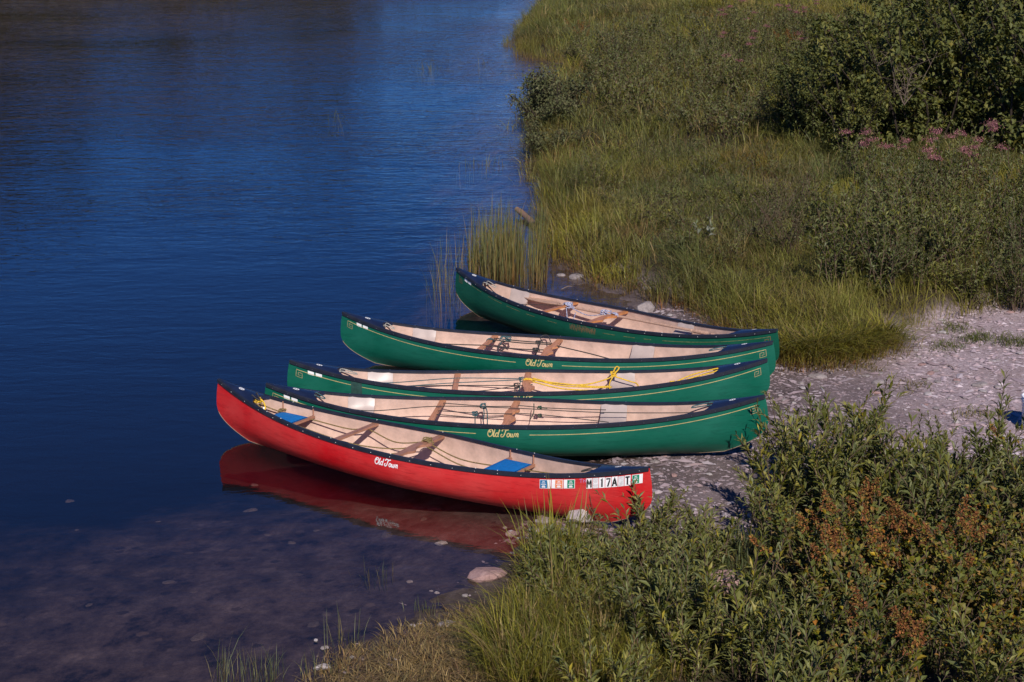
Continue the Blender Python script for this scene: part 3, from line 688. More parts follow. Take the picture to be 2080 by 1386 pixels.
# --- second green canoe from the far side
t, h = canoe('G2', 'green', 'green canoe with looped teal and dark cords inside, second from the grassy bank', 'wood')
decorate(h, M['gold'], M['key'], M['gold'], full)
for s_ in SEATS: obj('seat', s_, t)
obj('rope', rope_mesh(M['rope_dark'], [[(-.74, .2, .37), (-.4, .18, .365), (-.03, .18, .365)], [(-.74, .13, .37), (-.4, .12, .36), (-.03, .14, .36)], [(-.76, -.1, .365), (-.4, -.1, .35), (-.05, -.1, .36)], [(-1.5, -.06, .33), (-1.1, -.08, .345), (-.76, -.1, .365)],
   knot((-.15, -.09, .35), .03, seed=21), [(-.15, .2, .36), (-.2, .28, .40), (-.12, .3, .42), (-.06, .22, .37)], [(-.18, .25, .38), (-.17, .05, .3), (-.17, -.12, .24)], knot((-.2, .17, .365), .025, seed=23), [(.05, .1, .36), (.5, .0, .32), (1.0, -.15, .27)],
   [(-.6, -.1, .36), (-.56, -.06, .38), (-.5, -.10, .36), (-.56, -.14, .32)]], 0.0065), t)
obj('rope', rope_mesh(M['rope_teal'], [knot((-.62, .19, .37), .045, 18, 22), knot((-.56, .20, .375), .035, 14, 27), coil(-.77, .14, .19, .35, 2, .045, .022), [(-.62, .18, .36), (-.63, .06, .33), (-.62, -.06, .26)]], 0.006), t)
obj('grab_loop', loop_mesh(M['rope_teal'], 2.05, 0, .49, .18), t); obj('grab_loop', loop_mesh(M['rope_pale'], -2.03, 0, .49, .10, end=-1), t)

# --- darker green canoe by the reeds
t, h = canoe('G1', 'dark_green', 'dark green canoe with orange wooden thwarts, nearest the reeds and grassy bank', 'orange_wood')
frag = [(-2.2 + 0.40 * k, -2.2 + 0.40 * k + 0.12 + 0.2 * rng.random()) for k in range(5)] + [(.32, .5), (.62, .78), (.9, 1.0), (1.15, 2.475)]
decorate(h, M['gold_worn'], M['copper'], M['gold_worn'], frag, text=False)
a = Acc()
for k in range(16):
    x0 = -.20 + .026 * k; ribbon_on_hull(a, [(x0, .035 + .02 * rng.random()), (x0 + .012, .11 + .02 * rng.random()), (x0 + .02, .05 + .03 * rng.random())], .006, -1)
obj('lettering', a.mesh('lettering', M['copper']), h, label='worn away copper lettering')
for s_ in SEATS: obj('seat', s_, t)
obj('rope', rope_mesh(M['rope_blue'], [coil(-.77, .14, .23, .352, 6, .05, .03), coil(-.77, .15, .21, .352, 4, .055, .036), knot((-.72, .16, .36), .05, 20, 31), coil(0, .15, .20, .345, 4, .052, .03), knot((-.08, .16, .36), .045, 18, 32), knot((-.16, .17, .36), .04, 16, 33),
    [(-.72, .15, .35), (-.4, .14, .29), (-.1, .16, .35)], [(-.72, .10, .34), (-.66, .06, .2), (-.6, .08, .2), (-.58, .12, .3)]], 0.0065), t)
obj('rope', rope_mesh(M['rope_dark'], [[(-2.05, .02, .46), (-1.75, .0, .34), (-1.45, -.05, .31), (-.8, .12, .36)], [(-2.05, -.02, .45), (-1.8, -.1, .40), (-1.6, -.15, .38)], [(-1.7, 0, .315), (-1.55, -.1, .30), (-1.47, -.06, .30)]], 0.0045), t)
obj('grab_loop', loop_mesh(M['rope_pale'], -2.04, 0, .49, .16, end=-1), t); obj('grab_loop', loop_mesh(M['rope_manila'], 2.10, .01, .50, .05), t)
g1 = t

# --- red canoe
t, h = canoe('R', 'red', 'red canoe with blue seat pads, bow over the water in front', 'dark_wood')
obj('lettering', script_mesh(M['white'], -0.05, 0.078, 0.042, 0.010, -1), h); obj('lettering', script_mesh(M['white'], 0.0, 0.068, 0.043, 0.010, 1), h)
def wooden_seat(xc, ln, zc, parent):
    hb = float(BH * plan(xc / 2.55)) - 0.02
    a = Acc()
    for dx in (-ln / 2, ln / 2):
        b2 = float(BH * plan((xc + dx) / 2.55)) - 0.016; a.add(*box((xc + dx, 0, zc), (0.035, 2 * b2, 0.024)))
    for s in (-1, 1): a.add(*box((xc, s * (hb - 0.075), zc - 0.002), (ln - 0.036, 0.034, 0.02)))
    fr = obj('seat', a.mesh('seat', M['dark_wood']), parent)
    n, k = 9, 15; b0 = hb - 0.045; X, Y = np.meshgrid(np.linspace(-ln / 2 - .012, ln / 2 - .004, n), np.linspace(-b0, b0, k), indexing='ij')
    Z = zc + 0.014 + 0.016 * (1 - (np.abs(Y) / b0) ** 8) * (1 - np.abs(X / (ln / 2 + .013)) ** 8)
    top = np.stack([X + xc, Y, Z], -1); a = Acc(); a.add(top.reshape(-1, 3), grid_faces(n, k)); bt = top.copy(); bt[..., 2] = zc + 0.013; a.add(bt.reshape(-1, 3), grid_faces(n, k)[:, ::-1])
    obj('seat_pad', a.mesh('seat_pad', M['blue'], True), fr)
    for dx in (-ln / 2, ln / 2):
        for s in (-1, 1):
            a = Acc(); u = (xc + dx) / 2.55; yy = s * (float(BH * plan(u)) - 0.022); a.add(*tube([(xc + dx, yy, zc), (xc + dx, yy, float(zs(u)) + .004)], 0.007)); obj('hanger', a.mesh('hanger', M['dark_wood']), fr)
wooden_seat(-1.65, 0.34, 0.335, t); wooden_seat(1.0, 0.29, 0.295, t)
obj('rope', rope_mesh(M['rope_manila'], [[(-2.05, .0, .46), (-1.85, .10, .37), (-1.5, .17, .33), (-1.0, .2, .30), (-.77, .22, .33), (-.4, .19, .27), (-.02, .20, .34)], [(-2.05, -.01, .45), (-1.78, .0, .33), (-1.45, .0, .29), (-.8, -.02, .24), (-.3, .08, .25), (-.02, .18, .34)],
   [(0, .17, .34), (.4, .14, .26), (.8, .13, .27), (.88, .12, .30), (1.2, .10, .31), (1.6, .04, .36), (2.0, .0, .44)], [(0, .10, .34), (.45, .05, .24), (.9, .0, .24)], [(-.03, -.02, .3), (-.5, -.12, .2), (-.9, -.12, .22)], coil(0, .13, .20, .345, 4, .052, .03), knot((0.0, .17, .36), .045, 16, 41), knot((-1.8, .13, .36), .04, 14, 44), knot((1.2, -.02, .29), .04, 14, 45)], 0.0062), t)
obj('rope', rope_mesh(M['rope_yellow'], [knot((-2.04, .02, .47), .035, 14, 42), [(-2.02, .03, .49), (-1.97, .03, .46), (-1.92, .0, .42), (-1.90, -.04, .38)]], 0.009), t)
obj('rope', rope_mesh(M['white'], [[(-1.93, -.01, .42), (-1.90, -.04, .37), (-1.86, -.07, .33)]], 0.012), t)
obj('grab_loop', loop_mesh(M['rope_dark'], 2.0, 0, .48, .12), t); obj('grab_loop', loop_mesh(M['rope_dark'], -2.08, 0, .52, .06, end=-1), t)
RED = h

# stickers on the red hull: x from the stern end
def sticker(x0, x1, d0, d1, m_main, white_left, frac=0.32, skew=0.0):
    a = Acc(); patch_on_hull(a, x0, x1, d0, d1, -1, 0.002, skew); o = obj('sticker', a.mesh('sticker', M['white']), RED)
    wx = (x1 - x0); c0, c1 = (x0 + wx * frac, x1 - 0.004) if white_left else (x0 + 0.004, x1 - wx * frac)
    a = Acc(); patch_on_hull(a, c0, c1, d0 + .004 + (c0 - x0) * skew, d1 - .004 + (c0 - x0) * skew, -1, 0.0035, skew); obj('colour_block', a.mesh('colour_block', m_main), o)
    a = Acc()
    cx = (c0 + c1) / 2; base = (cx - x0) * skew
    for k, (ww, dd) in enumerate(((.35, .18), (.5, .36), (.7, .52), (.4, .68))):
        ribbon_on_hull(a, [(cx - (c1 - c0) * ww / 2, d0 + (d1 - d0) * dd + base), (cx + (c1 - c0) * ww / 2, d0 + (d1 - d0) * dd + base)], .005, -1, 0.005)
    patch_on_hull(a, cx - (c1 - c0) * .25, cx + (c1 - c0) * .25, d1 - .022 + base, d1 - .010 + base, -1, 0.005)
    obj('print', a.mesh('print', M['white']), o)
def tile(x0, x1, d0, d1, strokes, skew=0.0, worn=False):
    a = Acc(); patch_on_hull(a, x0, x1, d0, d1, -1, 0.002, skew); o = obj('letter_tile', a.mesh('letter_tile', M['worn_white' if worn else 'white']), RED)
    if not strokes: return
    a = Acc()
    for st in strokes:
        ribbon_on_hull(a, [(x0 + (x1 - x0) * (.14 + .72 * p), d1 - (d1 - d0) * (.10 + .8 * q) + (x1 - x0) * p * skew) for p, q in st], .0135 if not worn else .004, -1, 0.0045, .02)
    obj('letter', a.mesh('letter', M['ink']), o)
GL = {'M': [[(0.05, 0), (0.05, 1), (.5, .35), (.95, 1), (.95, 0)]], '1': [[(.3, .8), (.55, 1), (.55, 0)]], '7': [[(.05, .95), (.95, .95), (.4, 0)]], 'A': [[(0.02, 0), (.5, 1), (.98, 0)], [(.25, .35), (.75, .35)]],
      'T': [[(0, .93), (1, .93)], [(.5, .93), (.5, 0)]]}
STK = dict(s=-0.14)
sticker(1.555, 1.66, .042, .125, M['st_blue'], False)
sticker(1.667, 1.775, .040, .122, M['st_orange'], True)
sticker(1.782, 1.885, .040, .122, M['st_green'], True)
sticker(2.40, 2.495, .038, .120, M['st_green'], False)
xt = 1.990
for ch in ('M', None, '1', '7', 'A', None, 'T'):
    tile(xt, xt + .053, .033 + rng.random() * .004, .128, GL.get(ch), worn=ch is None); xt += .0575
a = Acc()
for st in ([(1.925, .040), (1.955, .038)], [(1.940, .040), (1.941, .072)], [(1.962, .040), (1.963, .070)], [(1.962, .055), (1.980, .054)], [(1.981, .038), (1.982, .070)]): ribbon_on_hull(a, st, .0055, -1, .003)
obj('faded_letter', a.mesh('faded_letter', M['faint']), RED)

# paddle lying in the dark green canoe
pd = empty('paddle', 'pale wooden paddle laid lengthwise inside the dark green canoe', 'paddle', g1.location, g1.rotation_euler)
xs = np.linspace(-1.55, 1.62, 40); P = np.stack([xs, .20 - .02 * xs, .335 + .018 * (xs / 1.6)], 1)
a = Acc(); a.add(*tube(P, 0.017, 8)); obj('shaft', a.mesh('shaft', M['paddle'], True), pd)
n = 14; xs = np.linspace(-.62, -.05, n); a = Acc()
prof = 0.075 * np.sin(np.linspace(0.25, 2.9, n)) ** 0.6
rg = np.stack([np.stack([xs - .9, .22 + s * prof, .338 + 0 * xs + dz], 1) for s, dz in ((-1, .004), (1, .004), (1, -.006), (-1, -.006))], 1)
a.add(rg.reshape(-1, 3), grid_faces(n, 4, True)); obj('blade', a.mesh('blade', M['paddle']), pd)
a = Acc(); a.add(*tube([(1.20, .176, .347), (1.24, .175, .349), (1.45, .171, .351), (1.5, .17, .351)], [.018, .026, .026, .018], 8)); obj('grip', a.mesh('grip', M['paddle'], True), pd)

# ------------------------------------------------------------------ helpers: plants
def nrm(v): return v / (np.linalg.norm(v, axis=-1, keepdims=True) + 1e-12)
def blades(acc, pos, H, W, az, lean, c0, c1, g=rng):
    n = len(pos); d = np.stack([np.cos(az), np.sin(az), 0 * az], 1); tw = az + np.pi / 2 + g.normal(0, .5, n)
    s = np.stack([np.cos(tw), np.sin(tw), 0 * tw], 1); up = np.array([0, 0, 1.0]); lv = []; cc = []
    for t, wf in ((0, .75), (.38, 1.0), (.72, .7), (1, 0)):
        p = pos + d * (lean * H * t ** 1.9)[:, None] + up * (H * (t - .42 * np.minimum(lean, 1.25) * t ** 2.4))[:, None]
        c = c0 + (c1 - c0) * min(1, t * 1.5)
        if wf: lv += [p - s * (W * wf / 2)[:, None], p + s * (W * wf / 2)[:, None]]; cc += [c, c]
        else: lv.append(p); cc.append(c)
    V = np.stack(lv, 1); C = np.stack(cc, 1); b = np.arange(n)[:, None] * 7
    Q = np.concatenate([b + np.array([0, 1, 3, 2]), b + np.array([2, 3, 5, 4])]); T = b + np.array([4, 5, 6])
    acc.add(V.reshape(-1, 3), Q, T, C.reshape(-1, 3))
def leaves(acc, pos, d, L, W, col, droop=0.25, g=rng, fold=0.25):
    n = len(pos); d = nrm(d); r = nrm(np.cross(d, np.array([0, 0, 1.0])) + g.normal(0, .35, (n, 3))); r = nrm(r - d * (r * d).sum(1, keepdims=True)); u = np.cross(r, d)
    L = np.broadcast_to(L, (n,))[:, None]; W = np.broadcast_to(W, (n,))[:, None]
    c = pos + d * L * .45; t = pos + d * L * .97 - np.array([0, 0, 1.0]) * L * droop
    V = np.stack([pos, c + r * W / 2 + u * W * fold, c, c - r * W / 2 + u * W * fold, t], 1); b = np.arange(n)[:, None] * 5
    T = np.concatenate([b + np.array(x) for x in ([0, 2, 1], [0, 3, 2], [1, 2, 4], [2, 3, 4])])
    acc.add(V.reshape(-1, 3), None, T, np.repeat(col, 5, 0))
def pick(pal, n, g, jit=0.22):
    pal = np.array(pal, float); k = g.integers(0, len(pal), n); return pal[k] * (1 + g.normal(0, jit, (n, 1))).clip(.45, 1.7)
def stems(g, n, H, spread, k=9, bend=.25):
    out = []
    for i in range(n):
        a = g.uniform(0, 2 * np.pi); r = spread * math.sqrt(g.random()) * .35; h = H * g.uniform(.62, 1.08); o = spread * g.uniform(.25, .95)
        t = np.linspace(0, 1, k)[:, None]; aa = a + g.normal(0, .3)
        base = np.array([r * math.cos(a), r * math.sin(a), -.03]); tip = base + np.array([o * math.cos(aa), o * math.sin(aa), h])
        wob = np.array([g.normal(0, 1), g.normal(0, 1), 0]) * .05 * H
        p = base + (tip - base) * t + np.array([math.cos(aa), math.sin(aa), 0]) * (-bend * o) * np.sin(np.pi * t) + wob * np.sin(2 * np.pi * t)
        out.append(p)
    return out
def along(p, t):
    s = np.linspace(0, 1, len(p)); q = np.stack([np.interp(t, s, p[:, i]) for i in range(3)], 1)
    e = .02; d = np.stack([np.interp(np.minimum(t + e, 1), s, p[:, i]) - np.interp(np.maximum(t - e, 0), s, p[:, i]) for i in range(3)], 1)
    return q, nrm(d)
def clump(seed, n, H, spread, per, L, W, pal, t0=.25, ang=.75, droop=.25, head=None, mleaf='leaf', twig=.006, hfrac=.9):
    """a many-stemmed plant: returns meshes for stems, foliage and (optional) flower heads"""
    g = np.random.default_rng(seed); S = Acc(); F = Acc(); Hd = Acc()
    for p in stems(g, n, H, spread):
        S.add(*tube(p, np.linspace(twig, twig * .35, len(p)), 4, False))
        t = np.sort(g.uniform(t0, 1.0, per)); q, d = along(p, t); m = len(t)
        az = np.arange(m) * 2.4 + g.uniform(0, 6); o = np.stack([np.cos(az), np.sin(az), 0 * az], 1)
        a = ang * g.uniform(.6, 1.25, m)[:, None] * (1.15 - .5 * t[:, None])
        dd = nrm(o * np.sin(a) + d * np.cos(a))
        sz = g.uniform(.65, 1.15, m) * (1 - .35 * np.abs(t - .55) / .45)
        leaves(F, q, dd, L * sz, W * sz, pick(pal, m, g), droop, g)
        if head:
            kind, hp, hs, nb = head
            if g.random() < hfrac:
                tip, dt = p[-1], nrm(p[-1] - p[-2])
                if kind == 'dome':
                    k = nb; b = np.stack([g.normal(0, hs, k), g.normal(0, hs, k), np.abs(g.normal(0, hs * .6, k))], 1) + tip
                else:
                    k = nb; tt = g.random(k); rad = hs * (1 - tt) * .55 + .008; aa = g.uniform(0, 6.28, k); b = tip + dt * (tt * hs * 2.6)[:, None] + np.stack([rad * np.cos(aa), rad * np.sin(aa), 0 * aa], 1) - dt * hs * .4
                leaves(Hd, b, g.normal(0, 1, (k, 3)) + np.array([0, 0, .6]), .024 * g.uniform(.6, 1.3, k), .017, pick(hp, k, g), .1, g)
    r = [S.mesh('stem', M['bark']), F.mesh('foliage', M[mleaf])]
    if head and Hd.n: r.append(Hd.mesh('flower_head', M['flower']))
    return r
PARTS = ('stem', 'foliage', 'flower_head')
def plant(name, meshes, loc, rz, sc_, label, cat, group=None, tilt=(0, 0)):
    o = empty(name, label, cat, loc, (tilt[0], tilt[1], rz), group); o.scale = (sc_, sc_, sc_) if not hasattr(sc_, '__len__') else sc_
    for nm, me in zip(PARTS, meshes): obj(nm, me, o, 'stuff')
    return o
def in_px(poly, n, gap, seed, ext=1.0):                  # random ground spots inside a region of the photo, at least gap metres apart
    g = np.random.default_rng(seed); poly = np.array(poly, float); lo, hi = poly.min(0), poly.max(0); out = []
    cand = lo + (hi - lo) * g.random((n * 8, 2)); cand = cand[inside(cand, poly)]
    for w_ in GS(cand):
        if all((w_.x - q.x) ** 2 + (w_.y - q.y) ** 2 > gap * gap for q in out): out.append(w_)
        if len(out) >= n: break
    return out
def px_of(P):                                            # photo pixel of world points
    d = np.asarray(P, float) - CH; fw = np.array([0, math.cos(CAM_P), -math.sin(CAM_P)]); up = np.array([0, math.sin(CAM_P), math.cos(CAM_P)]); z = d @ fw
    return np.stack([1040 + CAM_F * d[:, 0] / z, 693 - CAM_F * (d @ up) / z], 1)

# ------------------------------------------------------------------ grass
OLIVE, YEL, BLUEG, TANC, RUST, DARKG = [np.array(c) for c in ((.142, .146, .030), (.235, .212, .026), (.10, .13, .042), (.31, .22, .09), (.26, .11, .040), (.05, .06, .02))]
def grass_field(name, label, C, nb, Hm, Wm, seed, leanm=.55, radius=.12, rootdry=.5, wind=2.6, colour=None, cat='grass'):
    g = np.random.default_rng(seed); m = len(C); k = np.repeat(np.arange(m), nb); n = len(k)
    off = g.normal(0, radius, (n, 2)); x = C[k, 0] + off[:, 0]; y = C[k, 1] + off[:, 1]; z = height(x, y) - .02
    az = np.arctan2(off[:, 1], off[:, 0]); taz = wind + (fbm(C[:, 0] * .9, C[:, 1] * .7, 61) - .5) * 7 + g.normal(0, .8, m)
    d = np.stack([np.cos(az), np.sin(az)], 1) * .85 + np.stack([np.cos(taz[k]), np.sin(taz[k])], 1) * .6 + g.normal(0, .45, (n, 2)); az = np.arctan2(d[:, 1], d[:, 0])
    hs = ((.55 + .9 * fbm(C[:, 0] * .8, C[:, 1] * .8, 77)) * g.uniform(.6, 1.35, m))[k]
    H = Hm * hs * g.uniform(.55, 1.15, n); lean = np.clip(leanm * (g.uniform(.5, 1.7, m))[k] * g.uniform(.3, 1.6, n), .05, 1.3)
    if colour is None:
        a = fbm(C[:, 0] * .55, C[:, 1] * .35, 31)[k]; b = fbm(C[:, 0] * .9, C[:, 1] * .6, 41)[k]
        c = OLIVE + (YEL - OLIVE) * sstep(.45, .72, a)[:, None]; c = c + (BLUEG - c) * (sstep(.52, .72, b) * .8)[:, None]; c = c + (TANC * .8 - c) * (sstep(.62, .8, fbm(C[:, 0] * 1.3, C[:, 1] * 1.0, 51)[k]) * .55)[:, None]; c = c + (DARKG * 1.4 - c) * (sstep(.55, .75, fbm(C[:, 0] * 1.1, C[:, 1] * .8, 57)[k]) * .75)[:, None]; c = c + (RUST * .75 - c) * (sstep(.66, .8, fbm(C[:, 0] * 1.0, C[:, 1] * .8, 59)[k]) * .6)[:, None]
        c = c + (YEL * 1.05 - c) * (sstep(23.6, 21.6, C[:, 1])[k] * .55)[:, None]        # yellower sedge along the front of the bank
    else: c = np.array(colour)[g.integers(0, len(colour), m)][k]
    c = c * (1 + g.normal(0, .25, (m, 1))).clip(.45, 1.6)[k] * (1 + g.normal(0, .18, (n, 1))).clip(.5, 1.6); dry = g.random(n) < .07; c[dry] = TANC * g.uniform(.7, 1.3, (dry.sum(), 1))
    root = c * (1 - rootdry) + (RUST * .7 + TANC * .3) * rootdry * g.uniform(.6, 1.2, (n, 1))
    A = Acc(); blades(A, np.stack([x, y, z], 1), H, Wm * g.uniform(.6, 1.4, n), az, lean, root, c, g)
    return tag(obj(name, A.mesh(name, M['grass'])), label, cat, kind='stuff')
def bank_points(n, y0, y1, seed, inset=.0):
    g = np.random.default_rng(seed); P = np.stack([g.uniform(.0, .31 * y1 + 1.2, n), g.uniform(y0, y1, n)], 1); P = P[P[:, 0] < .29 * P[:, 1] + 1.0]
    k = inside(P, BANK); P = P[k]; return P[poly_dist(P, BANK, True) > inset]
grass_field('bank_grass', 'olive and yellow-green grass leaning over the bank behind the canoes', bank_points(3800, 20.2, 33, 1, .03), 36, .37, .0068, 2, .85, .13, .4)
grass_field('meadow_grass', 'mixed olive meadow grass covering the far bank', bank_points(8600, 33, 74, 3, .03), 21, .46, .0125, 4, .8, .22, .3)
# fringe of rust-footed grass right along the water's edge
def fringe(pts, per, jit, seed, tin=.1):
    g = np.random.default_rng(seed); pts = np.array(pts, float); out = []
    for a, b in zip(pts[:-1], pts[1:]):
        n = max(1, int(np.linalg.norm(b - a) * per)); t = g.random((n, 1)); out.append(a + (b - a) * t + g.normal(0, jit, (n, 2)))
    P = np.vstack(out); return P
i0, i1 = 0, 14
grass_field('shore_grass', 'tall grass with rusty feet fringing the bank along the water', np.vstack([fringe(BANK[4:14], 14, .14, 5), fringe(BANK[0:4], 12, .22, 6), fringe(BANK[4:9], 2.2, .32, 66)]), 24, .44, .008, 7, .55, .10, .75, wind=3.3)
grass_field('dry_fringe', 'short rusty dry grass at the muddy foot of the bank by the inlet', np.vstack([fringe(BANK[9:14] + np.array([-.10, -.12]), 9, .10, 8), fringe(BANK[13:17] + np.array([.05, -.05]), 12, .06, 9)]), 16, .22, .007, 10, .8, .09, .5, wind=4.0, colour=[RUST * 1.1, TANC, TANC * .8, RUST])
# arching tussocks at the corner of the bank, behind the stern of the dark green canoe
TUS = [(1612, 742, 'yellow-green grass tussock right beside the dark green stern'), (1660, 746, 'drooping grass tussock second from the dark green stern'), (1705, 738, 'middle grass tussock of the row above the gravel'), (1750, 730, 'broad yellow-green tussock near the end of the row above the gravel'), (1795, 715, 'last grass tussock of the row, at the corner of the bank')]
for k, (px, py, lab) in enumerate(TUS):
    c = G(px, py); g = np.random.default_rng(90 + k); n = 620; r = np.abs(g.normal(0, .15, n)); a = g.uniform(0, 6.283, n)
    p = np.stack([r * np.cos(a) * 1.3, r * np.sin(a), np.full(n, -.05) + .12 * np.exp(-(r / .2) ** 2)], 1)
    dd = np.stack([np.cos(a) * .7 + g.normal(0, .5, n), np.sin(a) * .7 - .45 + g.normal(0, .5, n)], 1); az = np.arctan2(dd[:, 1], dd[:, 0])
    col = pick([OLIVE, YEL, YEL, OLIVE * 1.15, TANC * .7], n, g, .2); A = Acc(); blades(A, p, g.uniform(.22, .62, n), np.full(n, .0075), az, g.uniform(.5, 1.3, n), col * .6 + RUST * .5, col * 1.15, g)
    o = obj('grass_tussock', A.mesh('grass_tussock', M['grass'])); tag(o, lab, 'grass tussock', 'tussocks at the corner of the bank'); o.location = (c.x, c.y + .12, c.z)
# foreground grass
def px_points(poly, n, seed):
    g = np.random.default_rng(seed); poly = np.array(poly, float); lo, hi = poly.min(0), poly.max(0); P = lo + (hi - lo) * g.random((n * 3, 2)); P = P[inside(P, poly)][:n]
    D = np.stack([ray(*p) for p in P]); t = (.12 - CAM_H) / D[:, 2]; return (CH + D * t[:, None])[:, :2]
grass_field('sedge', 'yellow-green sedge and grass between the water and the willow thicket in front', px_points([(1030, 1420), (1000, 1350), (1040, 1280), (1075, 1220), (1090, 1150), (1110, 1085), (1170, 1120), (1200, 1250), (1330, 1300), (1400, 1400)], 620, 11), 30, .33, .007, 12, .55, .07, .35, wind=1.9, colour=[OLIVE, YEL, OLIVE * .9, YEL * .8, TANC * .8])
grass_field('dry_thatch', 'flattened dry brown grass on the shore in the foreground', px_points([(690, 1310), (800, 1285), (950, 1225), (1010, 1240), (1060, 1400), (600, 1420)], 300, 13), 24, .11, .006, 14, 1.25, .11, .6, wind=.4, colour=[TANC, TANC * .75, (.17, .11, .06), (.15, .125, .05)])
grass_field('tall_sedge', 'tall upright sedge blades in front of the red canoe stern', px_points([(1075, 1200), (1080, 1140), (1110, 1110), (1215, 1170), (1210, 1210), (1120, 1240)], 24, 15), 16, .62, .009, 16, .3, .06, .3, wind=1.2, colour=[OLIVE, YEL, OLIVE * 1.15])
grass_field('understorey', 'low weedy grass growing under the foreground shrubs', px_points([(1150, 1130), (1480, 1120), (1560, 1010), (2200, 960), (2200, 1420), (1300, 1420)], 900, 17), 16, .22, .010, 18, .6, .10, .2, colour=[DARKG, OLIVE * .7, BLUEG * .7])
for k, (px, py, n, H, lab) in enumerate(((1820, 690, 60, .16, 'small green weed patch on the gravel near the bank'), (1985, 690, 90, .14, 'low spreading green weeds on the gravel at right'), (1940, 668, 60, .13, 'little green weed at the top of the gravel'), (2062, 700, 70, .2, 'weeds at the right edge of the gravel'),
        (1855, 785, 50, .10, 'small dry brown tuft in the middle of the gravel'), (1980, 842, 50, .09, 'small dry brown tuft on the gravel near the bucket'), (1770, 750, 40, .10, 'small dry tuft on the gravel below the tussocks'), (1925, 705, 70, .10, 'flat green weeds among pale stones'))):
    c = G(px, py); g = np.random.default_rng(140 + k); n *= 3; p = np.stack([g.normal(0, .12, n), g.normal(0, .12, n), np.full(n, -.01)], 1); p[:, 2] = height(p[:, 0] + c.x, p[:, 1] + c.y) - c.z - .01
    col = pick([TANC * .7, OLIVE] if 'dry' in lab else [OLIVE, BLUEG, OLIVE * .8], n, g); A = Acc(); blades(A, p, g.uniform(.4, 1.1, n) * H, np.full(n, .007), g.uniform(0, 6.28, n), g.uniform(.4, 1.3, n), col * .8, col, g)
    o = obj('weed_tuft', A.mesh('weed_tuft', M['grass'])); tag(o, lab, 'weed', 'weeds on the gravel', 'stuff'); o.location = c

# ------------------------------------------------------------------ reeds and water grass
def reeds(name, label, P, H, W, seed, pal, lean=.12, rust=.7):
    g = np.random.default_rng(seed); n = len(P); z = np.maximum(height(P[:, 0], P[:, 1]), -.5); c = pick(pal, n, g, .25)
    A = Acc(); blades(A, np.stack([P[:, 0], P[:, 1], np.minimum(z, -.05)], 1), H * g.beta(2, 1.6, n) * 1.25 - np.minimum(z, -.05), W * g.uniform(.7, 1.3, n), g.uniform(0, 6.28, n), np.abs(g.normal(0, lean, n)), c * (1 - rust) + RUST * rust * g.uniform(.6, 1.3, (n, 1)), c, g)
    return tag(obj(name, A.mesh(name, M['grass'])), label, 'reeds', kind='stuff')
def water_px(poly, n, seed):
    g = np.random.default_rng(seed); poly = np.array(poly, float); lo, hi = poly.min(0), poly.max(0); P = lo + (hi - lo) * g.random((n * 4, 2)); P = P[inside(P, poly)][:n]
    D = np.stack([ray(*p) for p in P]); return (CH + D * (-CAM_H / D[:, 2])[:, None])[:, :2]
RP = [(.14, .155, .05), (.19, .17, .045), (.11, .14, .06), (.26, .19, .07)]
reeds('reed_bed', 'dense reeds with rusty lower stalks standing in the water beyond the far canoe', np.vstack([water_px([(955, 560), (950, 520), (1005, 490), (1060, 500), (1065, 560), (1020, 575)], 800, 21), water_px([(1075, 575), (1072, 520), (1110, 510), (1112, 575)], 160, 25)]), .80, .008, 22, RP)
reeds('sparse_reeds', 'thin scattered reeds in the water left of the reed bed', np.vstack([water_px([(860, 600), (880, 540), (960, 500), (1100, 480), (1110, 590), (940, 570), (915, 630)], 420, 23), water_px([(1080, 470), (1110, 440), (1120, 500), (1085, 520)], 90, 24)]), .6, .006, 26, RP, .15, .4)
for k, (px, py, n, H, lab) in enumerate(((870, 142, 26, .34, 'small floating sprig of water grass far out on the lake'), (957, 338, 16, .26, 'left of two sprigs of water grass off the bank'), (995, 335, 18, .28, 'right of two sprigs of water grass off the bank'), (1085, 330, 14, .3, 'water grass stalks close to the bank edge'), (685, 240, 8, .3, 'lone thin water grass stalk on the open lake'),
        (460, 1375, 40, .34, 'water grass at the near left shore, leftmost clump'), (505, 1360, 12, .22, 'short yellow water grass between two clumps at the near shore'), (540, 1378, 60, .26, 'bushy water grass clump at the near shore'), (700, 1310, 26, .30, 'thin water grass beside the near shoreline stones'), (775, 1168, 22, .16, 'sparse grass stalks in shallow water below the red canoe'), (985, 130, 10, .35, 'thin water grass stalks near the far inlet'), (865, 1240, 30, .12, 'short shoreline grass at the water edge in front'), (650, 1372, 30, .22, 'water grass around the flat stone at the near shore'))):
    c = G(px, py, True); g = np.random.default_rng(200 + k); P = g.normal(0, .075 if py > 1000 else .14, (n, 2)); z = np.clip(height(P[:, 0] + c.x, P[:, 1] + c.y), -.4, .2) - .02
    col = pick([(.15, .155, .075), (.10, .115, .05), (.2, .16, .07)], n, g); A = Acc(); blades(A, np.stack([P[:, 0], P[:, 1], z], 1), H * g.uniform(.4, 1.2, n) - np.minimum(z, 0), np.full(n, .0042 if py > 1000 else .012), g.uniform(0, 6.28, n), np.abs(g.normal(0, .3, n)), col * .8, col, g)
    o = obj('water_grass', A.mesh('water_grass', M['grass'])); tag(o, lab, 'water grass', 'water grass clumps'); o.location = (c.x, c.y, 0)

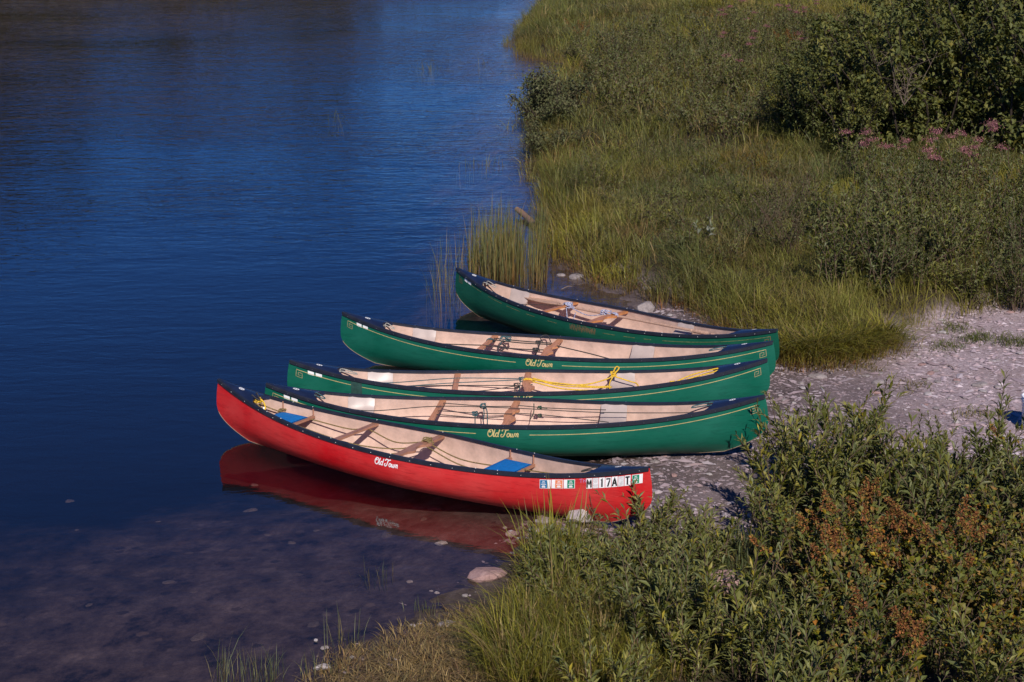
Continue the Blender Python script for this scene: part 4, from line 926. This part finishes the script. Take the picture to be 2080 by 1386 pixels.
# ------------------------------------------------------------------ shrubs
WIL = [(.15, .155, .028), (.21, .205, .044), (.095, .108, .018), (.24, .205, .034), (.048, .056, .012)]
BRO = [(.17, .17, .02), (.24, .20, .022), (.09, .105, .015), (.30, .21, .022), (.12, .13, .018), (.30, .13, .03)]
RUSTY = [(.24, .09, .032), (.19, .068, .03), (.28, .125, .038), (.15, .075, .03), (.22, .15, .035)]
PINK = [(.36, .14, .16), (.28, .09, .12), (.40, .20, .20), (.18, .085, .08)]
HERB = [(.085, .10, .019), (.115, .13, .028), (.05, .06, .013), (.155, .155, .034)]
ALD = [(.085, .088, .018), (.125, .122, .026), (.045, .052, .011), (.17, .15, .036), (.065, .075, .016)]
wil = [clump(300 + k, 12, .78, .34, 36, .15, .029, WIL, .18, .8, .22) for k in range(6)]
low = [clump(320 + k, 14, .46, .34, 26, .125, .027, WIL, .1, .9, .2) for k in range(3)]
bro = [clump(330 + k, 11, .80, .34, 28, .090, .055, BRO, .2, .95, .25, mleaf='broad') for k in range(4)]
spi = [clump(340 + k, 10, .74, .30, 34, .085, .040, BRO, .2, .8, .2, head=('spike', RUSTY, .062, 100), hfrac=.42, mleaf='broad') for k in range(4)]
def scatter(name, protos, spots, smin, smax, labels, cat, group, seed, avoid=None):
    g = np.random.default_rng(seed)
    for i, p in enumerate(spots):
        if avoid and min((p.x - q.x) ** 2 + (p.y - q.y) ** 2 for q in avoid) < .075: continue
        s = g.uniform(smin, smax); plant(name, protos[i % len(protos)], (p.x, p.y, p.z), g.uniform(0, 6.28), s, labels(p, i) if callable(labels) else labels, cat, group, (g.normal(0, .06), g.normal(0, .06)))
SPX = [(1755, 1200), (1715, 1235), (1670, 1260), (1800, 1210), (1855, 1215), (1905, 1225), (1770, 1275), (1840, 1285), (1700, 1300), (1980, 1270), (2085, 1010), (1950, 1180), (1815, 1440), (1745, 1480), (1880, 1300)]
BPX = [(1620, 1190), (1650, 1170), (1880, 1290), (1950, 1270), (2010, 1160), (2060, 1180), (1900, 1350), (1980, 1330), (2070, 1280), (1820, 1240), (2050, 1340), (1760, 1330), (2090, 1390), (1660, 1420), (1950, 1420)]
KEEP = [G(*p) for p in SPX + BPX + [(1478, 1225), (1445, 1235), (1500, 1240), (1470, 1260), (1185, 1090), (1150, 1110), (1190, 1120)]]
sp = in_px([(1540, 1040), (1610, 975), (1730, 960), (1960, 965), (2110, 985), (2110, 1110), (1560, 1130)], 34, .36, 401)
scatter('willow_shrub', wil, sp, .65, 1.3, 'grey-green willow shrub in the thicket edging the gravel', 'shrub', 'willows edging the gravel', 1, KEEP)
sp = in_px([(1120, 1165), (1240, 1120), (1340, 1090), (1480, 1130), (1520, 1250), (1240, 1340), (1120, 1290)], 34, .27, 402)
scatter('willow_shrub', low, sp, .85, 1.15, 'low grey-green willow growing in front of the red canoe stern', 'shrub', 'low willows by the red canoe', 2, KEEP)
sp = in_px([(1260, 1340), (1520, 1240), (1700, 1180), (2130, 1150), (2130, 1560), (1200, 1560)], 48, .42, 403)
scatter('willow_shrub', wil, sp, .6, 1.15, 'grey-green willow shrub filling the lower right corner', 'shrub', 'willows in the lower right corner', 3, KEEP)
scatter('meadowsweet_shrub', spi, [G(*p) for p in SPX], .85, 1.1, 'yellow-green shrub with rusty orange flower spikes in the lower right', 'shrub', 'rusty-spiked shrubs in the lower right', 4)
scatter('broadleaf_shrub', bro, [G(*p) for p in BPX], .8, 1.15, 'yellow-green round-leaved shrub among the rusty flower spikes', 'shrub', 'round-leaved shrubs in the lower right', 5)
sg = clump(360, 1, .42, .05, 16, .09, .02, WIL, .2, .8, .1); plant('willow_sprig', sg, G(2035, 885), .4, 1.0, 'single upright willow sprig just left of the bucket', 'sprig')
ss = clump(361, 3, .55, .12, 8, .03, .012, [(.16, .10, .06), (.12, .08, .05)], .4, .9, .1); plant('dry_stalk', ss, G(1215, 1075), 1.1, 1.0, 'thin dry flower stalks rising against the red canoe stern', 'stalk')
ss2 = clump(362, 2, .6, .1, 8, .03, .012, [(.16, .10, .06), (.12, .08, .05)], .4, .9, .1); plant('dry_stalk', ss2, G(1258, 1070), 2.1, 1.0, 'thin dry flower stalk in front of the black letters', 'stalk')

# bank herbs
her = [clump(370 + k, 15, 1.0, .42, 32, .15, .032, HERB, .12, .85, .3, twig=.007) for k in range(5)]
sp = in_px([(1670, 500), (1760, 450), (1900, 430), (2130, 420), (2130, 655), (1990, 640), (1880, 625), (1700, 600)], 58, .42, 411)
scatter('willowherb_clump', her, sp, .7, 1.1, 'tall dark leafy herb clump on the slope above the gravel', 'herb', 'leafy herbs above the gravel', 6)
sp = in_px([(1200, 330), (1450, 300), (1640, 330), (1660, 470), (1500, 560), (1250, 480), (1160, 360)], 110, .42, 412)
scatter('leafy_herb', [clump(380 + k, 12, .6, .4, 26, .10, .022, HERB + [(.12, .12, .03)], .1, .9, .3) for k in range(3)], sp, .45, .95, 'small leafy herb growing through the bank grass', 'herb', 'herbs in the bank grass', 7)
sp = in_px([(1180, 130), (1350, 60), (1640, 60), (1650, 260), (1480, 300), (1250, 270)], 120, .65, 413)
scatter('meadow_herb', [clump(390 + k, 13, .85, .5, 26, .13, .04, HERB + [(.12, .12, .03), (.10, .08, .04)], .1, .9, .3) for k in range(3)], sp, .6, 1.15, 'dark leafy herb clump dotted over the far meadow', 'herb', 'herbs of the far meadow', 8)
brn = [clump(395 + k, 16, .75, .42, 30, .06, .022, [(.10, .065, .045), (.13, .08, .055), (.07, .055, .035), (.08, .08, .04)], .15, .9, .2) for k in range(2)]
for p, lab in zip([(1540, 500), (1575, 475), (1600, 520), (1640, 440), (2070, 560), (2075, 630), (1590, 440), (1660, 150), (1700, 190)], ['brown withered shrub on the bank, lowest left of the brown patch', 'brown withered shrub in the middle of the brown patch', 'brown withered shrub at the right of the brown patch', 'brown withered shrub above and right of the brown patch', 'brown withered shrub at the right edge above the gravel', 'brown withered shrub at the right edge beside the gravel', 'brown withered shrub at the top of the brown patch', 'brown twiggy shrub at the upper left of the dark bushes', 'brown twiggy shrub tucked against the left of the dark bushes']):
    plant('brown_shrub', brn[p[0] % 2], G(*p), p[0] * .7, 1.0, lab, 'shrub', 'brown withered shrubs')
fer = [clump(398 + k, 12, .55, .5, 30, .16, .03, [(.19, .18, .03), (.15, .15, .03), (.22, .19, .04)], .05, 1.0, .4, mleaf='broad') for k in range(2)]
for p, lab in zip([(1395, 430), (1490, 430), (1330, 470), (1130, 165), (1330, 190), (1520, 170), (1260, 330), (1690, 480), (1905, 590)], ['bright yellow-green fern clump in the middle of the bank grass', 'yellow-green fern clump right of the middle of the bank', 'yellow-green fern clump left of the pale-leaved plant', 'yellow-green plant at the mouth of the far inlet', 'yellow-green fern in the upper meadow', 'yellow-green fern below the far pink flowers', 'yellow-green fern on the left of the bank grass', 'yellow-green fern beside the dark herb slope', 'yellow-green fern at the foot of the dark herb slope']):
    plant('fern_clump', fer[p[0] % 2], G(*p), p[1] * .7, .9, lab, 'fern', 'yellow-green ferns')
pal = clump(399, 5, .5, .2, 8, .14, .055, [(.30, .31, .25), (.34, .34, .29), (.2, .23, .14)], .6, 1.0, .2); plant('pale_leaf_plant', pal, G(1428, 510), .5, 1.0, 'plant with pale silvery leaves standing out in the bank grass', 'plant')
jop = [clump(410 + k, 7, 1.15, .32, 26, .13, .036, HERB, .15, .9, .3, head=('dome', PINK, .058, 170), hfrac=.26) for k in range(3)]
JP = [(1765, 395), (1790, 410), (1800, 380), (1845, 400), (1870, 405), (1905, 410), (1925, 405), (1950, 415), (1985, 410), (2005, 400), (1915, 375), (1960, 370), (1985, 375), (1720, 365), (1745, 385), (1860, 440), (1780, 440), (1945, 390)]
scatter('pink_flower_plant', jop, [G(*p) for p in JP], .8, 1.0, 'tall plant with dusty pink flower heads in front of the dark bushes', 'flower', 'pink flowers before the dark bushes', 9)
sp = in_px([(1440, 120), (1480, 95), (1570, 90), (1700, 75), (1720, 130), (1500, 190), (1420, 190)], 16, 1.1, 421)
scatter('pink_flower_plant', jop, sp, .75, 1.0, 'dusty pink flowering plant in the far upper meadow', 'flower', 'pink flowers of the far meadow', 10)
sp = in_px([(1460, 60), (1540, 50), (1660, 55), (1640, 85), (1480, 90)], 16, .8, 422)
scatter('pink_flower_plant', jop, sp, .8, 1.0, 'pink flowering plant in the farthest row at the top edge', 'flower', 'pink flowers along the top edge', 11)
scatter('orange_herb', [clump(430, 9, .8, .3, 22, .1, .03, HERB, .2, .9, .3, head=('spike', RUSTY, .09, 90))], [G(1580, 125), G(1600, 140), G(1175, 110)], .8, 1.0, 'rusty orange topped herb in the far meadow', 'herb', 'orange herbs of the far meadow', 12)

# bushes: woody limbs with twigs and ovate leaves
def bush(seed, H, spread, nl, ns, nleaf, L, W, pal):
    g = np.random.default_rng(seed); S = Acc(); F = Acc()
    for p in stems(g, nl, H, spread, 10, .15):
        S.add(*tube(p, np.linspace(.022, .006, len(p)), 5, False)); t = g.uniform(.03, 1.0, ns); q, d = along(p, t)
        for j in range(ns):
            a = g.uniform(0, 6.28); ln = spread * g.uniform(.16, .5) * (1.15 - .6 * t[j]); e = q[j] + ln * np.array([math.cos(a), math.sin(a), g.uniform(.0, .7)])
            m = (q[j] + e) / 2 + np.array([0, 0, -.04]); tw = np.stack([q[j], m, e]); S.add(*tube(tw, [.006, .004, .002], 3, False))
            tt = g.uniform(.2, 1.0, nleaf); pp, dd = along(tw, tt); pp = pp + g.normal(0, .05, (nleaf, 3)); dd = dd * .6 + g.normal(0, .7, (nleaf, 3))
            leaves(F, pp, dd, L * g.uniform(.6, 1.2, nleaf), W * g.uniform(.7, 1.2, nleaf), pick(pal, nleaf, g), .25, g, .15)
    return [S.mesh('stem', M['dark_bark']), F.mesh('foliage', M['broad'])]
al = [bush(500 + k, 2.5, 1.25, 13, 13, 26, .11, .072, ALD) for k in range(3)]
ORD = ['second', 'third', 'fourth', 'fifth', 'sixth', 'rightmost', 'leftmost small']
AL = [(1690, 285, .75), (1770, 300, .95), (1870, 300, 1.0), (1975, 290, 1.1), (2075, 300, 1.15), (2170, 320, 1.2), (1640, 245, .55), (1745, 225, .85), (1850, 215, 1.0), (1960, 205, 1.1), (2070, 210, 1.2), (2180, 220, 1.25), (1800, 150, .8), (1900, 140, .95), (2010, 135, 1.1), (2120, 140, 1.2), (1690, 150, .55), (1610, 262, .5), (1650, 292, .6), (1725, 318, .6), (1620, 190, .5), (2000, 80, 1.1), (2110, 80, 1.2), (1900, 85, .85)]
for i, (px, py, s) in enumerate(AL):
    p = G(px, py); front = i < 7
    plant('alder_bush', al[i % 3], p, i * 1.7, s, ORD[i] + ' dark green leafy bush counted from the left, behind the pink flowers' if front else 'dark green leafy bush farther back in the upper right thicket', 'bush', 'front bushes of the thicket' if front else 'rear bushes of the thicket')
gb = [bush(520 + k, .62, .62, 14, 12, 20, .06, .034, [(.10, .10, .055), (.13, .12, .07), (.07, .075, .04), (.12, .09, .06)]) for k in range(2)]
for p, s, lab in (((1112, 262), 1.35, 'grey-green bush overhanging the water, lower of the pair'), ((1122, 228), 1.5, 'grey-green bush overhanging the water, upper of the pair'), ((1116, 318), .95, 'small dark bush at the water edge below the overhanging pair'), ((1175, 125), .8, 'brownish bush beside the far inlet')):
    plant('waterside_bush', gb[int(s * 10) % 2], G(*p), p[0] * .3, s, lab, 'bush', 'waterside bushes')
tw = Acc(); g = np.random.default_rng(77)
for k in range(6):
    a = g.uniform(0, 6.28); e = np.array([g.uniform(-1.3, .9), g.uniform(-.3, .3), g.uniform(.5, 1.3)]); p = catmull([(0, 0, 0), e * .45 + g.normal(0, .05, 3), e], 4); tw.add(*tube(p, np.linspace(.009, .003, len(p)), 4))
    for j in range(5): q = p[g.integers(3, len(p) - 1)]; tw.add(*tube([q, q + g.normal(0, .16, 3) + np.array([0, 0, .12]), q + g.normal(0, .25, 3) + np.array([0, 0, .25])], [.005, .004, .002], 3))
o = obj('dead_branch', tw.mesh('dead_branch', M['pale_twig'])); p = G(1830, 318); o.location = (p.x, p.y, p.z + .9); o.scale = (.75, .75, .75); tag(o, 'bare dead branches sticking out of the dark bushes', 'branch')

# ------------------------------------------------------------------ stones
import bmesh
def stone_mesh(seed, m, flat=.45, sub=2):
    bm = bmesh.new(); bmesh.ops.create_icosphere(bm, subdivisions=sub, radius=.5); g = np.random.default_rng(seed); V = np.array([v.co[:] for v in bm.verts])
    for _ in range(9):                                   # flat facets, as broken rock has
        n = nrm(g.normal(0, 1, 3)); h = g.uniform(.27, .44); s = V @ n; V = V - n * np.maximum(0, s - h)[:, None] * .9
    V += g.normal(0, .012, V.shape); V[:, 2] *= flat
    for v, c in zip(bm.verts, V): v.co = c
    me = bpy.data.meshes.new('stone'); bm.to_mesh(me); bm.free(); me.materials.append(m); return me
ST = {k: [stone_mesh(600 + 10 * i + j, M[k], (.35, .5, .7)[j]) for j in range(3)] for i, k in enumerate(('stone', 'pale_stone', 'pink_stone', 'wet_stone'))}
def rock(px, py, wpx, asp, m, v, label, up=.35, yaw=None, water=False, group=None):
    c = G(px, py, water); s = CAM_F / math.hypot(c.y, CAM_H - c.z); wm = wpx / s
    o = obj('rock', ST[m][v]); o.scale = (wm, wm * asp, wm * .9); o.rotation_euler = (random.uniform(-.12, .12), random.uniform(-.12, .12), random.uniform(0, .6) if yaw is None else yaw)
    o.location = (c.x, c.y, c.z + wm * .9 * (.35, .5, .7)[v] * .5 * up * .6); return tag(o, label, 'rock', group)
rock(1313, 632, 46, .8, 'stone', 2, 'rounded grey boulder on the waterline just behind the dark green canoe', .8)
rock(1172, 566, 36, .8, 'stone', 1, 'dark wet rock tucked under the grass at the inlet', .6)
rock(1140, 562, 24, .8, 'stone', 1, 'smaller grey rock left of the inlet rock', .4)
rock(1335, 652, 30, .8, 'stone', 0, 'flat stone beside the rounded boulder', .5)
rock(1320, 590, 34, .8, 'stone', 1, 'grey rock half hidden in grass above the boulder', .5)
rock(990, 1172, 88, .75, 'pink_stone', 1, 'large flat pinkish rock at the near shoreline', .35)
rock(1040, 1088, 36, .6, 'pale_stone', 1, 'pale flat rock in shallow water in front of the red canoe', .7)
rock(1026, 1074, 13, .8, 'pale_stone', 2, 'small pale stone just above the pale flat rock', .7)
rock(1053, 1097, 15, .8, 'pale_stone', 2, 'small pale stone just below the pale flat rock', .7)
rock(1083, 1080, 26, .9, 'stone', 1, 'grey stone at the water edge beside the sedge', .7)
rock(1105, 1062, 46, .6, 'stone', 0, 'flat grey rock under the red canoe stern', .6)
rock(1182, 1066, 84, .6, 'pale_stone', 2, 'big streaky white and grey rock against the red canoe hull', 1.5, .3)
rock(1150, 1085, 40, .9, 'stone', 2, 'dark grey rock below the big streaky rock', .6)
rock(896, 1107, 34, .55, 'pale_stone', 0, 'thin flat stone lying in the shallows below the red reflection', .8)
rock(833, 1184, 16, .7, 'stone', 1, 'little stone poking out of the shallows', .8)
rock(888, 1206, 14, .7, 'pale_stone', 1, 'small pale stone at the near waterline, right one', .8)
rock(876, 1202, 12, .6, 'pale_stone', 0, 'small pale stone at the near waterline, left one', .8)
rock(945, 1212, 15, .8, 'stone', 1, 'small grey stone beside the large pinkish rock', .8)
rock(655, 1360, 46, .5, 'pale_stone', 0, 'flat leaf-shaped pale stone at the near shore', .9, .15)
rock(660, 1318, 20, .7, 'stone', 1, 'dark stone in the shallows near the flat pale stone', .7, water=True)
rock(642, 1302, 12, .8, 'pale_stone', 2, 'tiny pale stone in the shallows near the flat pale stone', .7, water=True)
rock(716, 1337, 14, .8, 'pale_stone', 1, 'small pale stone on the dry shore grass edge', .7)
rock(905, 1270, 40, .6, 'stone', 0, 'flat grey rock half sunk in the dry shore grass', .5)
rock(838, 1272, 16, .7, 'stone', 1, 'grey stone at the edge of the dry shore grass', .6)
rock(1475, 1206, 96, .9, 'pink_stone', 2, 'pink rock showing between the foreground willows', 1.3)
rock(1240, 1345, 20, .8, 'pale_stone', 2, 'small white stone in the foreground grass', .8)
rock(1660, 768, 44, .6, 'stone', 0, 'flat grey stone on the gravel below the tussocks', .6)
rock(1785, 780, 30, .7, 'stone', 1, 'grey stone in the middle of the gravel, upper of two', .6)
rock(1779, 800, 24, .8, 'pink_stone', 1, 'pinkish stone in the middle of the gravel, lower of two', .6)
rock(1744, 791, 9, .8, 'pale_stone', 2, 'small white stone on the gravel left of the grey pair', .8)
rock(1990, 784, 38, .7, 'stone', 0, 'flat grey stone at the right of the gravel above the bucket', .6)
rock(1860, 713, 18, .6, 'pale_stone', 0, 'flat pale stone near the weeds on the gravel', .6)
rock(1915, 678, 30, .8, 'pale_stone', 0, 'pale stones heap at the top of the gravel', .5)
rock(1440, 965, 18, .8, 'pale_stone', 0, 'pale stone on the gravel right of the red stern, nearer', .6)
rock(1425, 955, 13, .8, 'stone', 1, 'grey stone on the gravel right of the red stern, farther', .6)
rock(1330, 940, 22, .7, 'stone', 0, 'flat stone between the red stern and the front green canoe', .6)
rock(1585, 805, 12, .8, 'pale_stone', 1, 'pale pebble just right of the front green stern', .8)
rock(1613, 820, 12, .8, 'pale_stone', 1, 'pale pebble on the gravel right of the front green stern', .8)
rock(2040, 888, 15, .7, 'pale_stone', 1, 'pale stone behind the willow sprig', .6)
# loose beach stones and gravel
g = np.random.default_rng(70)
def gravel_spots(n, seed):
    g = np.random.default_rng(seed); P = np.stack([g.uniform(-1.6, 7.6, n), g.uniform(12.3, 23.2, n)], 1); P = P[P[:, 0] < .30 * P[:, 1] + .4]
    z, d, db, ib, fr, df = height(P[:, 0], P[:, 1], True); k = (d > -.25) & (~ib | (db < .12)) & (~fr | (df < .35)) & ((P[:, 1] + .5 * P[:, 0] > 15.0) | (g.random(len(P)) < .05)); return P[k], z[k], d[k]
P, z, d = gravel_spots(420, 71)
for i in range(min(110, len(P))):
    if d[i] < 0.05: continue
    k = ('stone', 'pale_stone', 'stone', 'pink_stone')[i % 4]; s = g.uniform(.05, .095); o = obj('beach_stone', ST[k][i % 3]); o.scale = (s * g.uniform(.9, 1.6), s, s * .8); o.rotation_euler = (0, 0, g.uniform(0, 6.28)); o.location = (P[i, 0], P[i, 1], z[i] + s * .08)
    tag(o, 'fist-sized loose stone scattered on the gravel beach', 'stone', 'loose stones on the gravel')
P, z, d = gravel_spots(52000, 72); n = len(P); s = np.exp(g.normal(math.log(.0095), .62, n)).clip(.004, .045); el = np.where(g.random(n) < .18, g.uniform(2, 4, n), g.uniform(1, 1.8, n)); az = g.normal(0, .9, n)
base = np.array([(1, 0, 0), (.3, .8, .1), (-.7, .6, 0), (-1, -.2, 0), (-.2, -.8, .1), (.6, -.7, 0), (.1, .05, .55)])
V = base[None] + g.normal(0, .14, (n, 7, 3)); V = V * np.stack([s * el, s, s * .8], 1)[:, None]
c, s_ = np.cos(az)[:, None], np.sin(az)[:, None]; V = np.stack([V[..., 0] * c - V[..., 1] * s_, V[..., 0] * s_ + V[..., 1] * c, V[..., 2]], -1) + np.stack([P[:, 0], P[:, 1], z + s * .15], 1)[:, None]
T = np.arange(n)[:, None, None] * 7 + np.array([[i, (i + 1) % 6, 6] for i in range(6)])[None]
gc = pick([(.37, .28, .30), (.42, .33, .35), (.32, .24, .255), (.26, .19, .20), (.48, .40, .42), (.38, .275, .275), (.42, .33, .35)], n, g, .10)
gc = gc * (1 - .32 * sstep(.10, .03, z))[:, None]          # damp chips by the water
m, nt, b = mat('gravel'); at = N(nt, 'ShaderNodeAttribute', attribute_name='Col'); nt.links.new(at.outputs['Color'], b.inputs['Base Color']); b.inputs['Roughness'].default_value = .85
tag(obj('gravel', build('gravel', V.reshape(-1, 3), None, T.reshape(-1, 3), m, np.repeat(gc, 7, 0))), 'loose grey and pinkish gravel chips on the beach', 'gravel', kind='stuff')
# stones and sunken leaves on the lake bed
for i in range(22):
    px = g.uniform(60, 980); py = g.uniform(930, 1370); p = G(px, py)
    if p.z > -.12: continue
    s = g.uniform(.05, .15); o = obj('sunken_stone', ST['wet_stone'][i % 3]); o.scale = (s * 1.3, s, s * .7); o.rotation_euler = (0, 0, g.uniform(0, 6)); o.location = p; tag(o, 'stone lying under the shallow water in the foreground', 'stone', 'sunken stones')

# ------------------------------------------------------------------ bucket
bk = empty('bucket', 'white plastic bucket standing on the gravel at the right edge', 'bucket', G(2101, 872)); n = 36; th = np.linspace(0, 2 * np.pi, n, endpoint=False)
def lathe(prof):
    V = np.array([[r * math.cos(t), r * math.sin(t), z] for r, z in prof for t in th]); return V, grid_faces(len(prof), n, True)[:, ::-1]
a = Acc(); a.add(*lathe([(0.0, .004), (.125, .004), (.130, .02), (.143, .30), (.145, .345), (.139, .345), (.136, .30), (.123, .03), (0, .03)])); obj('body', a.mesh('body', M['bucket'], True), bk)
for zz_, r_ in ((.352, .154), (.325, .151), (.300, .149)):
    a = Acc(); a.add(*lathe([(r_ - .012, zz_ - .009), (r_, zz_ - .007), (r_ + .001, zz_ + .004), (r_ - .004, zz_ + .009), (r_ - .012, zz_ + .008)])); obj('rim', a.mesh('rim', M['bucket_in'], True), bk)
a = Acc(); a.add(*tube(catmull([(0, -.152, .31), (.06, -.165, .23), (.12, -.11, .17), (.155, 0, .15), (.12, .11, .17), (.06, .165, .23), (0, .152, .31)], 6), .003)); obj('handle', a.mesh('handle', M['metal'], True), bk)
# ------------------------------------------------------------------ driftwood
c0 = G(1088, 462, True); c1 = G(1050, 430, True); A = Acc(); p = np.array([(c0.x, c0.y, .02), ((c0.x + c1.x) / 2 - .02, (c0.y + c1.y) / 2, .06), (c1.x, c1.y - .3, .10)]); p = catmull(p, 5)
A.add(*tube(p, np.linspace(.06, .045, len(p)) * (1 + rng.normal(0, .06, len(p))), 9)); tag(obj('driftwood_log', A.mesh('driftwood_log', M['log'], True)), 'short brown driftwood log leaning among the reeds', 'log')
for k, (x0, y0, x1, y1, lab) in enumerate(((1140, 590, 1162, 584, 'thin pale stick floating in the inlet'), (1700, 748, 1685, 742, 'short dead stick at the foot of the tussocks'), (1925, 745, 1938, 755, 'dark twig lying on the gravel'), (1500, 1240, 1508, 1180, 'dry stem by the pink rock'))):
    q0, q1 = G(x0, y0, True), G(x1, y1, True); A = Acc(); p = catmull([q0 + Vector((0, 0, .01)), (q0 + q1) / 2 + Vector((.01, .02, .025)), q1 + Vector((0, 0, .012))], 5); A.add(*tube(p, np.linspace(.008, .004, len(p)), 5)); tag(obj('stick', A.mesh('stick', M['pale_twig'], True)), lab, 'stick')

# ------------------------------------------------------------------ trees on the opposite shore (seen only mirrored in the lake)
def tree(seed, H, pal):
    g = np.random.default_rng(seed); S = Acc(); F = Acc(); p = catmull([(0, 0, -.2), (.1, 0, H * .4), (0, .1, H)], 6); S.add(*tube(p, np.linspace(.16, .03, len(p)), 7))
    for k in range(70):
        t = g.uniform(.12, .98); z = H * t; r = (H * .30) * (1 - t) ** .8 * g.uniform(.6, 1.1) + .25; a = g.uniform(0, 6.28); e = np.array([r * math.cos(a), r * math.sin(a), z - .18 * r]); S.add(*tube([(0, 0, z), e * np.array([.5, .5, 1]) + np.array([0, 0, .1]), e], [.04, .025, .01], 4, False))
        m = 42; tt = g.uniform(.15, 1.05, m)[:, None]; q = np.array([0, 0, z]) + (e - np.array([0, 0, z])) * tt + g.normal(0, .16 + .05 * r, (m, 3)); leaves(F, q, g.normal(0, 1, (m, 3)), g.uniform(.25, .5, m), g.uniform(.12, .25, m), pick(pal, m, g), .3, g)
    return [S.mesh('trunk', M['bark']), F.mesh('crown', M['broad'])]
TR = [tree(700 + k, 11, ([(.045, .055, .022), (.03, .04, .018), (.07, .055, .025)], [(.035, .05, .022), (.025, .035, .016)], [(.09, .06, .03), (.06, .05, .022)])[k]) for k in range(3)]
def reflH(px):                                           # height that the mirrored dark band asks for
    return np.interp(px, [-200, 0, 60, 130, 200, 330, 450, 560, 680, 740, 800, 900, 1000], [14.5, 14.5, 13.5, 12, 8, 9, 8, 7.5, 8.5, 5.5, 3.5, 3, 2.5])
g = np.random.default_rng(80)
for i, px in enumerate(np.arange(-190, 1000, 22)):
    Y = g.uniform(112, 124); X = (px - 1040) / CAM_F * Y; Hh = float(reflH(px)) * g.uniform(.8, 1.08)
    o = empty('far_tree', 'dark tree on the opposite shore, mirrored in the lake at the top left', 'tree', (X, Y, gz(X, Y) - .1), (0, 0, g.uniform(0, 6)), 'trees on the opposite shore'); s = Hh / 11; o.scale = (s * 1.15, s * 1.15, s)
    for nm, me in zip(('trunk', 'crown'), TR[i % 3]): obj(nm, me, o, 'stuff' if nm == 'crown' else None)
